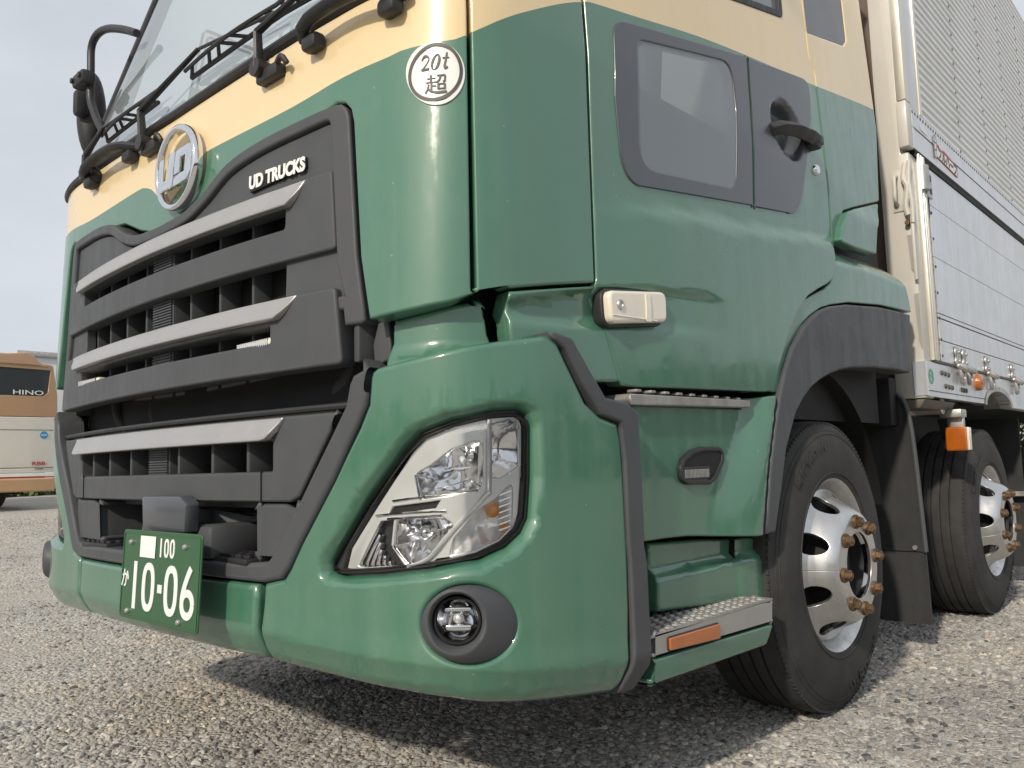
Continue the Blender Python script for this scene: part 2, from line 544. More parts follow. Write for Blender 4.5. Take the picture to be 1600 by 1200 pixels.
class MB:
    """collects solids into one mesh"""
    def __init__(self):
        self.bm = bmesh.new()
    def box(self, c, s, rot=None, bev=0.0, seg=2, taper=None):
        g = bmesh.ops.create_cube(self.bm, size=1.0)['verts']
        for v in g:
            v.co = Vector((v.co.x*s[0], v.co.y*s[1], v.co.z*s[2]))
            if taper and v.co.z > 0:
                v.co.x *= taper[0]; v.co.y *= taper[1]
        if bev:
            es = list({e for v in g for e in v.link_edges})
            res = bmesh.ops.bevel(self.bm, geom=es, offset=bev, segments=seg, affect='EDGES', profile=.5)
            g = list({v for f in res['faces'] for v in f.verts} | {v for v in g if v.is_valid})
        M = Matrix.Translation(Vector(c))
        if rot is not None:
            M = M @ (rot.to_4x4() if isinstance(rot, Matrix) else rot)
        for v in g: v.co = M @ v.co
        return self
    def prism(self, pts, d, bev=0.0):
        """pts: 3-D polygon, d: extrusion vector"""
        d = Vector(d)
        a = [self.bm.verts.new(Vector(p)) for p in pts]
        b = [self.bm.verts.new(Vector(p)+d) for p in pts]
        n = len(pts)
        fs = [self.bm.faces.new(a), self.bm.faces.new(b[::-1])]
        for i in range(n):
            fs.append(self.bm.faces.new((a[(i+1) % n], a[i], b[i], b[(i+1) % n])))
        bmesh.ops.recalc_face_normals(self.bm, faces=fs)
        if bev:
            es = list({e for f in fs for e in f.edges})
            bmesh.ops.bevel(self.bm, geom=es, offset=bev, segments=2, affect='EDGES', profile=.5)
        return self
    def tube(self, pts, rad, n=10, smooth=0, flat=1.0, caps=True, upv=None):
        pts = [Vector(p) for p in pts]
        if smooth:
            pts = [Vector(p) for p in smooth_loop([tuple(p) for p in pts], smooth, closed=False)]
        rr = rad if isinstance(rad, (list, tuple)) else None
        rings = []
        up = Vector(upv) if upv else None
        for i, p in enumerate(pts):
            t = (pts[min(i+1, len(pts)-1)]-pts[max(i-1, 0)]).normalized()
            if up is None or upv is None:
                ref = up if up is not None else (Vector((0, 0, 1)) if abs(t.z) < .9 else Vector((1, 0, 0)))
            else:
                ref = up
            x = t.cross(ref)
            if x.length < 1e-5: x = t.orthogonal()
            x.normalize()
            y = x.cross(t).normalized()
            if upv is None: up = y
            if rr:
                k = i/(len(pts)-1)*(len(rr)-1)
                j = min(int(k), len(rr)-2)
                rad_ = rr[j]+(rr[j+1]-rr[j])*(k-j)
            else:
                rad_ = rad
            rings.append([self.bm.verts.new(p+(x*math.cos(2*math.pi*q/n)+y*math.sin(2*math.pi*q/n)*flat)*rad_) for q in range(n)])
        for a, b in zip(rings, rings[1:]):
            for q in range(n):
                self.bm.faces.new((a[q], a[(q+1) % n], b[(q+1) % n], b[q]))
        if caps:
            self.bm.faces.new(rings[0][::-1]); self.bm.faces.new(rings[-1])
        return self
    def loft(self, rings, closed=True, cap0=False, cap1=False):
        rs = [[self.bm.verts.new(Vector(p)) for p in r] for r in rings]
        n = len(rs[0])
        for a, b in zip(rs, rs[1:]):
            for q in range(n if closed else n-1):
                self.bm.faces.new((a[q], a[(q+1) % n], b[(q+1) % n], b[q]))
        if cap0: self.bm.faces.new(rs[0][::-1])
        if cap1: self.bm.faces.new(rs[-1])
        return self
    def lathe(self, prof, n=48, axis='X', c=(0, 0, 0), closed=False):
        """prof: (radius, along axis)"""
        rs = []
        for rad_, a in prof:
            ring = []
            for q in range(n):
                t = 2*math.pi*q/n
                p = (a, rad_*math.cos(t), rad_*math.sin(t)) if axis == 'X' else (rad_*math.cos(t), a, rad_*math.sin(t)) if axis == 'Y' else (rad_*math.cos(t), rad_*math.sin(t), a)
                ring.append(self.bm.verts.new(Vector(p)+Vector(c)))
            rs.append(ring)
        pairs = list(zip(rs, rs[1:]))+([(rs[-1], rs[0])] if closed else [])
        for a, b in pairs:
            for q in range(n):
                self.bm.faces.new((a[q], a[(q+1) % n], b[(q+1) % n], b[q]))
        return self
    def sphere(self, c, r, sc=(1, 1, 1), u=14, v=10):
        g = bmesh.ops.create_uvsphere(self.bm, u_segments=u, v_segments=v, radius=r)['verts']
        for w in g: w.co = Vector((w.co.x*sc[0], w.co.y*sc[1], w.co.z*sc[2]))+Vector(c)
        return self
    def xform(self, M):
        for v in self.bm.verts: v.co = M @ v.co
        return self
    def build(self, name, m, parent=None, smooth=True, angle=38, recalc=True):
        if recalc: bmesh.ops.recalc_face_normals(self.bm, faces=self.bm.faces[:])
        a = R(angle)
        for f in self.bm.faces: f.smooth = smooth
        if smooth:
            for e in self.bm.edges:
                if len(e.link_faces) == 2 and e.calc_face_angle(0) > a: e.smooth = False
        me = bpy.data.meshes.new(name)
        self.bm.to_mesh(me)
        self.bm.free()
        return link(name, me, m, parent)
def SP(S, u, v, h=0.0):
    p, n, _, _, _ = frame_at(S, None, u, v)
    return p+n*h
def on(S, pts, h=0.0):
    return [SP(S, u, v, h) for u, v in pts]
def side_wall(name, loop, S, m, parent, h0, h1):
    l = ccw(loop)
    return MB().loft([on(S, l, h0), on(S, l, h1)]).build(name, m, parent)
def text_mesh(txt, size, shear=0.0, bold=0.0, depth=.001, spacing=1.0):
    cu = bpy.data.curves.new('lettering', 'FONT')
    cu.body = txt
    cu.size = size
    cu.shear = shear
    cu.offset = bold
    cu.extrude = depth
    cu.space_character = spacing
    cu.align_x = 'CENTER'
    cu.align_y = 'CENTER'
    cu.resolution_u = 4
    ob = bpy.data.objects.new('lettering', cu)
    COL.objects.link(ob)
    dg = bpy.context.evaluated_depsgraph_get()
    me = bpy.data.meshes.new_from_object(ob.evaluated_get(dg))
    bpy.data.objects.remove(ob)
    bpy.data.curves.remove(cu)
    me.materials.clear()
    return me
def text_on(name, txt, size, S, u, v, h, m, parent, sx=1.0, ux=(1, 0), **kw):
    """lettering laid on the surface S round (u, v)"""
    me = text_mesh(txt, size, **kw)
    for w in me.vertices:
        x, y, z = w.co
        x *= sx
        w.co = SP(S, u+x*ux[0]-y*ux[1], v+x*ux[1]+y*ux[0], h+z)
    return link(name, me, m, parent)
def strokes_on(name, paths, width, S, h, m, parent, depth=.0015):
    """brush strokes of constant or varying width, flat print with a little body"""
    mb = MB()
    for path in paths:
        w = width
        if isinstance(path, dict): w = path['w']; path = path['p']
        pts = [Vector(p) for p in path]
        n = len(pts)
        L, Rr = [], []
        for i, p in enumerate(pts):
            t = (pts[min(i+1, n-1)]-pts[max(i-1, 0)]).normalized()
            nn = Vector((-t.y, t.x))
            ww = w[i] if isinstance(w, (list, tuple)) else w
            L.append(p+nn*ww/2); Rr.append(p-nn*ww/2)
        top = [(SP(S, a.x, a.y, h), SP(S, b.x, b.y, h)) for a, b in zip(L, Rr)]
        bot = [(SP(S, a.x, a.y, h-depth), SP(S, b.x, b.y, h-depth)) for a, b in zip(L, Rr)]
        mb.loft([[t[0], t[1], q[1], q[0]] for t, q in zip(top, bot)], cap0=True, cap1=True)
    return mb.build(name, m, parent)
def copy_tree(o, parent, M=None):
    c = o.copy()
    COL.objects.link(c)
    c.parent = parent
    for ch in list(o.children):
        copy_tree(ch, c)
    return c

# ================================================================== THE TRUCK: cab front
truck = tag(empty('truck'), 'green and cream forward-control truck with grey grille, and a silver cargo body, parked on gravel', 'truck')
def table(pts):
    pts = sorted(pts)
    def f(s):
        s = abs(s)
        if s <= pts[0][0]: return pts[0][1]
        for (a, za), (b, zb) in zip(pts, pts[1:]):
            if s <= b: return za+(zb-za)*(s-a)/(b-a)
        return pts[-1][1]
    return f
def smooth_table(pts, n=6):
    return table(smooth_loop(sorted(pts), n, closed=False))
def ushape(outer, inner):
    m = lambda l: [(-u, v) for u, v in l]
    return outer+inner[::-1]+m(inner)[1:]+m(outer)[::-1][:-1]
def half(pts, top=None, bot=None):
    """close a right-hand outline on the centre line"""
    pts = list(pts)
    return symm([(0, pts[0][1] if top is None else top)]+pts+[(0, pts[-1][1] if bot is None else bot)])
BELT = smooth_table([(0, 1.700), (.012, 1.706)]+[(0.0913, 1.7393), (0.1388, 1.7714), (0.1975, 1.7917)]
                    + [(0.263, 1.7956), (0.6218, 1.79), (0.813, 1.8009), (0.969, 1.8075), (1.0175, 1.8141), (1.1071, 1.8149), (1.1807, 1.8267), (1.3349, 1.9163), (1.4785, 1.995), (1.573, 2.0383)]
                    + [(1.624, 2.054), (1.8233, 2.0941), (2.1738, 2.1669), (2.6185, 2.2396), (2.9651, 2.2918), (3.7251, 2.4208)] + [(4.2, 2.45)], 5)
# --- front panel round the grille
fr_out = [(0, 1.603), (.04, 1.604)]+[(0.0983, 1.646), (0.2099, 1.6762), (0.3361, 1.7266), (0.5144, 1.7454), (0.7228, 1.7468), (0.8226, 1.745), (0.8502, 1.7365), (0.8708, 1.7147), (0.8808, 1.6807), (0.9154, 1.3559), (0.9464, 1.2097)]
fr_bot = [(0.9572, 1.2099), (1.065, 1.22), (1.1369, 1.23), (1.184, 1.2426)]
fr_out = [(s, z-.022) if s < .75 else (s-.003, z) for s, z in fr_out]
sm1, sm2, sm3, sm4 = [p[0] for p in [(1.1891, 1.558), (1.1984, 1.5588), (1.5664, 1.6396), (1.592, 1.6462)]]
fp = [(0, 1.962), (.4, 1.962), (.8, 1.968), (1.0, 1.976), (sm1, 1.99)]+[(sm1, fr_bot[-1][1])]+fr_bot[::-1]+fr_out[::-1][:-1]
panel('front_panel', symm(fp[:-1]+[(0, 1.581)]), CAB, [CREAM, GREEN], truck, thick=.05, r=.007, split=BELT, grid=.035)
# --- corner panels
co = [(1.196, 1.99), (1.545, 2.06)]
cb = [(1.2018, 1.253), (1.2062, 1.2518), (1.2904, 1.2684), (1.4074, 1.2898), (1.5598, 1.3165)]
def corner_disp(s, z):
    return -.012*sm((1.305-z)/.03) if z < 1.305 else 0
cl = [(sm2, 1.992), (sm3, 2.075), (sm3, cb[-1][1])]+cb[::-1][1:]
for l in (cl, mir(cl)):
    panel('corner_panel', l, CAB, [CREAM, GREEN], truck, thick=.05, r=.007, split=BELT, grid=.03)
# body shell behind the seams
shell = MB()
ss = [i*.06 for i in range(-63, 64)]
shell.loft([[SP(CAB, s, z, -.075 if z > 1.3 else -.12) for s in ss] for z in (1.02, 1.28, 1.31, 1.6, 1.95)], closed=False)
shell.build('body_shell', BLACK, truck)
# --- lower cab fronts that show between the upper panels and the bumper
lf = [(0.9679, 1.2137), (1.2373, 1.2452), (1.2449, 1.2341), (1.2499, 1.2028), (1.255, 1.1715), (1.2644, 1.1534), (1.2836, 1.14), (1.3265, 1.1208), (1.1351, 1.061), (0.9718, 1.0697)]
for l in (lf, mir(lf)):
    panel('cab_sill_panel', rounded(l, .012), CAB, GREEN, truck, off=-.05, thick=.04, r=.012, grid=.04,
          disp=lambda s, z: .03*sm((1.155-z)/.05))
lc = [(1.2867, 1.2617), (1.5744, 1.3112), (1.5791, 1.307), (1.5848, 1.276), (1.6212, 1.2084), (1.6651, 1.0804), (1.5927, 1.0766), (1.496, 1.0671), (1.351, 1.1179), (1.2955, 1.1499), (1.2909, 1.1709)]
sc_top = smooth_table([(1.2898, 1.2512), (1.5668, 1.3096), (1.7536, 1.3338), (2.054, 1.3533)])
sc_bot = smooth_table([(1.5014, 1.2118), (1.5987, 1.2187), (1.746, 1.2291), (2.0261, 1.2415)])
def scallop(s, z):
    s = abs(s)
    f = 1-sm((s-1.55)/.72) if s > 1.55 else 1.0
    zt, zb = sc_top(s), sc_bot(s)
    a = sm((zt-z)/.022)
    b = 1-sm((zb+.012-z)/.03)
    return -.024*f*a*(.35+.65*b)
for l in (lc, mir(lc)):
    panel('cab_corner_panel', l, CAB, GREEN, truck, off=-.002, thick=.05, r=.008, grid=.02, disp=scallop)
# --- circular load sticker
st = [(1.1817, 1.7388), (1.1807, 1.7273), (1.1778, 1.7161), (1.1733, 1.7054), (1.1672, 1.6955), (1.1598, 1.6867), (1.1512, 1.6793), (1.1414, 1.6737), (1.131, 1.6699), (1.12, 1.668), (1.1087, 1.6682), (1.0974, 1.6704), (1.0862, 1.6746), (1.0755, 1.6807), (1.0653, 1.6885), (1.0563, 1.6976), (1.0482, 1.7081), (1.0418, 1.7193), (1.0369, 1.7311), (1.0338, 1.7432), (1.0326, 1.7551), (1.0333, 1.7666), (1.036, 1.7773), (1.0406, 1.7871), (1.0469, 1.7956), (1.0547, 1.8027), (1.0639, 1.8083), (1.074, 1.8123), (1.0851, 1.8146), (1.0967, 1.8153), (1.1083, 1.8146), (1.1201, 1.8122), (1.1313, 1.8085), (1.1421, 1.8034), (1.152, 1.797), (1.1608, 1.7895), (1.1683, 1.7809), (1.1743, 1.7714), (1.1785, 1.761), (1.181, 1.7501)]
stk = panel('load_sticker', st, CAB, STICK, truck, off=.003, thick=.0025, r=.001, grid=.05)
sx0 = sum(p[0] for p in st)/len(st); sz0 = sum(p[1] for p in st)/len(st)
sr = (max(p[1] for p in st)-min(p[1] for p in st))/2
srx = (max(p[0] for p in st)-min(p[0] for p in st))/2
ringp = [[(sx0+srx*.86*math.cos(2*math.pi*k/48), sz0+sr*.86*math.sin(2*math.pi*k/48)) for k in range(49)]]
strokes_on('sticker_ring', ringp, .0075, CAB, .0045, INK, stk)
def at(s, l, ox, oy, k=1.0):
    return [(sx0+ox+x*k*s, sz0+oy+y*s) for x, y in l]
q = sr
two = {'p': at(q, smooth_loop([(-.44, .30), (-.40, .38), (-.31, .42), (-.22, .36), (-.22, .26), (-.34, .10), (-.46, -.02)], 4, False), .0, .12*q), 'w': [.008*q*8*w for w in (1.0, .7, .5, .6, .9, 1, 1.1, 1.1, 1.1, 1, .9, .8, .7, .6, .5, .4, .3, .3, .3, .3, .3, .3, .3, .3, .3)]}
two_foot = {'p': at(q, [(-.46, .0), (-.2, .0)], 0, .12*q), 'w': .06*q}
zero = [{'p': at(q, [(.02+.105*math.cos(a)+.06*math.sin(a), .19+.235*math.sin(a)) for a in [2*math.pi*k/24 for k in range(25)]], 0, .12*q), 'w': [(.02+.06*abs(math.cos(2*math.pi*k/24)))*q for k in range(25)]}]
tee = [{'p': at(q, smooth_loop([(.40, .46), (.35, .2), (.31, .04), (.34, -.03), (.42, .02)], 4, False), 0, .12*q), 'w': .055*q}, {'p': at(q, [(.25, .30), (.47, .30)], 0, .12*q), 'w': .03*q}]
strokes_on('sticker_figures', [two, two_foot]+zero+tee, .01, CAB, .0045, INK, stk)
K = lambda l, w=.05: {'p': at(q, [(x*.86, y*.86) for x, y in l], .03*q, -.40*q), 'w': w*q*.9}
kan = [K([(-.34, .24), (-.02, .24)], .035), K([(-.19, .36), (-.19, .1)], .075), K([(-.38, .1), (.02, .1)], .035), K([(-.17, .1), (-.17, -.2)], .07), K([(-.17, -.04), (.0, -.04)], .04),
       K([(-.28, .03), (-.31, -.13), (-.40, -.28)], .05), K([(-.30, -.12), (-.18, -.24), (.05, -.29), (.42, -.27)], .075),
       K([(.04, .33), (.36, .33)], .04), K([(.35, .33), (.34, .12), (.27, .09)], .065), K([(.18, .32), (.13, .17), (.03, .08)], .05),
       K([(.09, .02), (.09, -.17)], .07), K([(.09, .02), (.34, .02)], .035), K([(.34, .02), (.34, -.17)], .07), K([(.09, -.15), (.34, -.15)], .035)]
strokes_on('sticker_character', kan, .01, CAB, .0045, INK, stk)
# --- upper grille
go = [(0, 1.613), (.05, 1.615)]+[(0.1614, 1.6233), (0.2638, 1.655), (0.3792, 1.7075), (0.535, 1.7328), (0.7215, 1.7435), (0.8048, 1.7458), (0.8299, 1.7423), (0.8483, 1.7264), (0.8567, 1.7023), (0.8862, 1.3655), (0.9127, 1.2145), (0.902, 1.2069)]
go = smooth_loop(go[:7], 4, False)+go[7:]
go = go+[(go[-1][0]-.05, go[-1][1]), (go[-1][0]-.056, 1.244)]
full = half(go, bot=1.244)
ins = inset(ccw(full), .034)
ins = [(math.copysign(abs(s)-.028*sm((abs(s)-.72)/.08), s), max(z, 1.276) if z < 1.35 else z) for s, z in ins]
panel('grille_frame', full, GRL, PLAST, truck, off=.008, thick=.09, r=.008, grid=.05, holes=[ins])
fld = inset(ccw(ins), .002)
opA = [(0.6404, 1.5251), (0.6326, 1.473)]
opB = [(0.6006, 1.2351), (0.6048, 1.1949)]
op2 = [(0.6311, 1.3892), (0.6271, 1.3065)]
rect = lambda x0, x1, z0, z1: [(x0, z0), (x1, z0), (x1, z1), (x0, z1)]
op2r = rect(-op2[0][0], op2[0][0], 1.292, 1.392)
panel('grille_panel', fld, GRL, PLAST, truck, off=-.006, thick=.03, r=.004, grid=.08,
      holes=[op2r, rect(-.67, .67, opA[1][1]-.01, opA[0][1]+.01)])
lA = [(0.7107, 1.5836), (0.8064, 1.5847), (0.8235, 1.3906)]
zA0, zA1 = lA[2][1], lA[0][1]
A = half([(lA[0][0], zA1), (lA[1][0], zA1), (lA[2][0], zA0)])
A = rounded(A, .012)
opAr = rounded(rect(-opA[0][0], opA[0][0], opA[1][1], opA[0][1]), .01)
panel('grille_louver', A, GRL, PLAST, truck, off=.010, thick=.045, r=.007, grid=.08, holes=[opAr])
sA = [(0.7181, 1.58), (0.6886, 1.5436), (0.6629, 1.5235)]
def strip(r_pts, off, name='silver_strip', S=GRL, tilt=.022):
    z1, z0 = r_pts[0][1], r_pts[-1][1]
    panel(name, half(r_pts), S, SATIN, truck, off=off, thick=.02, r=.004, grid=(.08, .02), disp=lambda s, z: tilt*sm((z1-z)/(z1-z0))*.8)
strip([(sA[0][0], sA[0][1]), (sA[1][0], sA[1][1]), (sA[2][0], sA[2][1])], .012)
lB = [(0.6978, 1.2989), (0.8293, 1.3052), (0.8545, 1.1229)]
zB1 = lB[0][1]
zB0 = [(0.8415, 1.1183)][0][1]
B = rounded(half([(lB[0][0], zB1), (lB[1][0], zB1), (lB[2][0], zB0)]), .014)
opBr = rounded(rect(-opB[0][0], opB[0][0], opB[1][1], opB[0][1]), .01)
for sg in (1, -1):
    MB().box((sg*.872, .115, 1.205), (.022, .13, .165), bev=.006).build('louver_cheek', PLAST, truck)
panel('grille_louver', B, GRL, PLAST, truck, off=.016, thick=.05, r=.008, grid=.08, holes=[opBr])
sB = [(0.7029, 1.2974), (0.6617, 1.2613), (0.636, 1.246)]
strip(sB, .018)
# fins and the ribbed centre post behind the openings
for s in (.145, .30, .455, .60):
    for sg in (1, -1):
        p = Vector(GRL(sg*s, 1.35))
        MB().box((p.x, p.y+.085, 1.365), (.012, .10, .40), bev=.003).build('grille_fin', PLAST, truck)
cp = MB()
cp.box((.0, .055, 1.365), (.13, .10, .40), bev=.004)
for k in range(48):
    cp.box((.0, .004, 1.172+k*.0082), (.118, .008, .0042))
cp.build('grille_post', PLAST, truck)
# clear marker lamps in the second opening
for sg in (1, -1):
    p = Vector(GRL(sg*.53, 1.2))
    ml = MB().box((p.x, p.y+.008, 1.197), (.165, .035, .024), bev=.009, seg=3)
    m_ = ml.build('marker_lamp', MILKY, truck)
    rb = MB()
    for k in range(16):
        rb.box((p.x-.07+k*.0093, p.y-.011, 1.197), (.004, .004, .016))
    rb.build('lamp_rib', REFL, m_)
# lettered badge on the grille
bd = [(0.4827, 1.636), (0.7034, 1.6456), (0.7068, 1.6156), (0.4872, 1.6005)]
bq = rounded(bd, .004)
badge = panel('name_badge', bq, GRL, BLACK, truck, off=.0025, thick=.01, r=.0015, grid=.1)
bu = sum(p[0] for p in bd)/4; bv = sum(p[1] for p in bd)/4
text_on('badge_lettering', 'UD TRUCKS', .047, GRL, bu, bv, .004, WHITE, badge, sx=.86, bold=.0022, depth=.001)
# --- round emblem
emb_x = [(0.0908, 1.7728)][0]
emb_c = Vector((emb_x[0], .027, emb_x[1]))
em = MB()
N = 72
er, ez = .128, .128
prof = [(-.008, .0), (-.008, .010), (-.005, .015), (.004, .017), (.010, .013), (.013, .004), (.013, -.010), (-.008, -.010)]
rings = []
for k in range(N):
    a = 2*math.pi*k/N
    rings.append([(emb_c.x+(er-.013+dr)*math.cos(a), emb_c.y-.024-d, emb_c.z+(ez-.013+dr)*math.sin(a)) for dr, d in prof])
em.loft(rings+[rings[0]])
bmesh.ops.remove_doubles(em.bm, verts=em.bm.verts[:], dist=1e-5)
emblem = em.build('emblem_ring', CHROME, truck, angle=50)
def eprism(name, pts):
    w = MB()
    w.prism([(emb_c.x+x*.116+z*.02, emb_c.y-.022, emb_c.z+z*.116) for x, z in pts], (0, -.016, 0), bev=.002)
    return w.build(name, CHROME, emblem)
eprism('emblem_letter', [(-.92, .37), (-.66, .37), (-.66, -.22), (-.38, -.22), (-.38, .42), (-.05, .42), (-.05, -.48), (-.78, -.48), (-.92, -.34)])
eprism('emblem_letter', [(.0, .42), (.72, .42), (.9, .26), (.9, -.30), (.74, -.48), (.0, -.48), (.0, -.22), (.56, -.22), (.56, .18), (.28, .18), (.28, -.2), (.0, -.2)])
# --- windscreen, pillars, roof
ws = [(0, 1.985), (.6, 1.99), (.98, 2.0), (1.13, 2.02), (1.13, 2.4), (1.12, 3.22), (.6, 3.24), (0, 3.25)]
screen = panel('windscreen', symm(ws), CAB, SCREEN, truck, off=-.012, thick=.006, r=.002, grid=.09)
seal = MB()
seal.tube([SP(CAB, s, 1.972+.012*abs(s), .002) for s in [i*.05 for i in range(-22, 23)]], .014, n=8)
for sg in (1, -1):
    seal.tube([SP(CAB, sg*(1.135), z, .0) for z in (1.985, 2.1, 2.3, 2.5, 2.7, 2.95, 3.22)], .012, n=8)
seal.build('windscreen_seal', PLASTD, truck)
pil = [(1.14, 2.0), (1.19, 1.995), (1.19, 3.24), (1.13, 3.24), (1.14, 2.4)]
panel('pillar_side', [(sm2, 2.0), (sm3, 2.08), (sm3, 3.24), (sm2, 3.24)], CAB, CREAM, truck, off=-.003, thick=.05, r=.006, grid=.06)
for l in (pil, mir(pil)):
    panel('windscreen_pillar', l, CAB, PLASTD, truck, off=-.003, thick=.06, r=.006, grid=.06)
roof = MB()
roof.loft([[SP(CAB, s, z, -h) for s in ss if s > -1.14] for z, h in ((3.24, .0), (3.34, .05), (3.42, .2), (3.44, .4))], closed=False)
roof.build('cab_roof', CREAM, truck)
# cab interior
inn = MB()
inn.box((0, 1.3, 1.95), (2.2, 2.0, .05))
inn.box((0, 2.45, 2.4), (2.2, .06, 1.3))
inn.build('cab_interior', CABIN, truck)
dash = MB().box((0, .36, 1.98), (2.1, .42, .12), bev=.04)
dash.box((.45, .45, 2.05), (.6, .3, .12), bev=.05)
dash.build('dashboard', SEAT, truck)
sw = MB().lathe([(.22+.016*math.cos(2*math.pi*k/8), .016*math.sin(2*math.pi*k/8)) for k in range(8)], 36, 'Z', closed=True)
sw.xform(Matrix.Translation((.55, .62, 2.16)) @ Matrix.Rotation(R(-35), 4, 'X')).build('steering_wheel', PLASTD, truck)
for x in (-.6, .55):
    st_ = MB().box((x, 1.25, 2.0), (.5, .5, .14), bev=.05)
    st_.box((x, 1.5, 2.35), (.5, .14, .62), rot=Matrix.Rotation(R(-8), 3, 'X'), bev=.05)
    st_.box((x, 1.56, 2.78), (.26, .1, .2), bev=.04)
    st_.build('seat', SEAT, truck)
st2 = MB().box((-.2, .32, 2.16), (.2, .004, .26))
st2.build('dashboard_card', STICK, truck)
# --- wipers (arm, rods and blade each)
def wiper(pivot, elbow, mid, tip, blade, lift=.045):
    w = MB()
    pv = SP(CAB, *pivot, .03); e = SP(CAB, *elbow, lift); m_ = SP(CAB, *mid, lift*.9); t = SP(CAB, *tip, lift*.6)
    w.tube([pv, pv.lerp(e, .5), e], [.016, .014, .013], n=8, flat=.7)
    w.tube([e, m_], [.013, .008], n=8, flat=.7)
    w.tube([m_, t], .005, n=6)
    w.tube([SP(CAB, *pivot, -.02), SP(CAB, *pivot, .045)], .024, n=12)
    w.box(tuple(SP(CAB, pivot[0]+.03, pivot[1]-.02, .012)), (.1, .035, .035), bev=.008)
    w.tube([SP(CAB, pivot[0]+.06, pivot[1]-.012, .018), SP(CAB, pivot[0]+.1, pivot[1]-.002, .03), SP(CAB, pivot[0]+.115, pivot[1]-.022, .022)], .008, n=8, smooth=3)
    o = w.build('wiper_arm', PLASTD, truck)
    b0, b1 = blade
    n = 9
    bl = MB()
    pts = [SP(CAB, b0[0]+(b1[0]-b0[0])*k/n, b0[1]+(b1[1]-b0[1])*k/n, .004) for k in range(n+1)]
    bl.tube(pts, .0075, n=6)
    top = [p+Vector((0, -.022-.012*math.sin(math.pi*k/n), .014)) for k, p in enumerate(pts)]
    bl.tube(top, .006, n=6)
    for k in (0, 2, 3, 5, 6, 8, 9):
        bl.tube([pts[k], top[max(0, min(n, k+(1 if k < 5 else -1)))]], .0055, n=6)
    bl.build('wiper_blade', PLASTD, o)
for q_ in ([(0.5262, 1.9209), (0.5186, 2.0104), (0.6751, 2.0659), (0.8711, 2.0059)]+[(0.5304, 2.0995), (0.8571, 2.0745)],
           [(-0.1561, 1.9203), (-0.1887, 2.0237), (0.1071, 2.1362), (0.5635, 2.0753)]+[(0.0295, 2.0916), (0.5304, 2.0995)],
           [(-0.6491, 1.9496), (-0.6422, 2.0061), (-0.579, 2.0997), (-0.1382, 2.1099)]+[(-0.6111, 2.0777), (-0.1991, 2.0893)]):
    wiper(q_[0], q_[1], q_[2], q_[3], (q_[4], q_[5]))
# --- grab handles under the windscreen
for s0, s1 in (([(0.7062, 1.9267)][0][0], 1.04), ([(-0.6517, 1.9411)][0][0], [(-0.2352, 1.9022)][0][0])):
    g = MB()
    zz = 1.935
    n = 10
    pts = []
    for k in range(n+1):
        t = k/n
        h = .055*min(1, min(t, 1-t)*6+.25)
        pts.append(SP(CAB, s0+(s1-s0)*t, zz+.022*math.sin(math.pi*t), h))
    g.tube(pts, .018, n=10, flat=.8)
    for s in (s0+.04*(1 if s1 > s0 else -1), s1-.04*(1 if s1 > s0 else -1)):
        g.box(tuple(SP(CAB, s, zz-.022, .02)), (.06, .04, .04), bev=.012)
    g.build('grab_handle', PLASTD, truck)
# --- far side mirror on its tube
mr_ = MB()
mp_ = [(-0.7369, 2.5944), (-0.8711, 2.6631), (-1.0264, 2.7271), (-1.1343, 2.7442), (-1.1946, 2.7102), (-1.1959, 2.6076), (-1.1964, 2.494), (-1.1577, 2.4193), (-1.0853, 2.3298), (-1.0029, 2.253)]
mr_.tube([(x, .22, z) for x, z in mp_], .016, n=10, smooth=4)
mhc = [(-1.1769, 2.3945), (-1.2285, 2.5648), (-1.3559, 2.5181), (-1.1367, 2.5358)]
mirr = mr_.build('mirror_bracket', PLASTD, truck)
mh = MB()
mhq = [(-1.3974, 2.4973)][0]
mh.sphere((mhq[0], .30, mhq[1]), 1, (.062, .06, .20), 20, 14)
mh.build('mirror_housing', PLASTD, mirr)
cx_, cz_ = mhc[1]
mc = MB().box((cx_+.01, .2, cz_), (.12, .06, .06), bev=.016)
for dx in (-.03, .05):
    mc.tube([(cx_+dx, .18, cz_), (cx_+dx, .162, cz_)], .012, n=10)
mc.box((mhc[2][0], .24, mhc[2][1]), (.055, .06, .12), bev=.02)
mc.build('mirror_clamp', PLASTD, mirr)
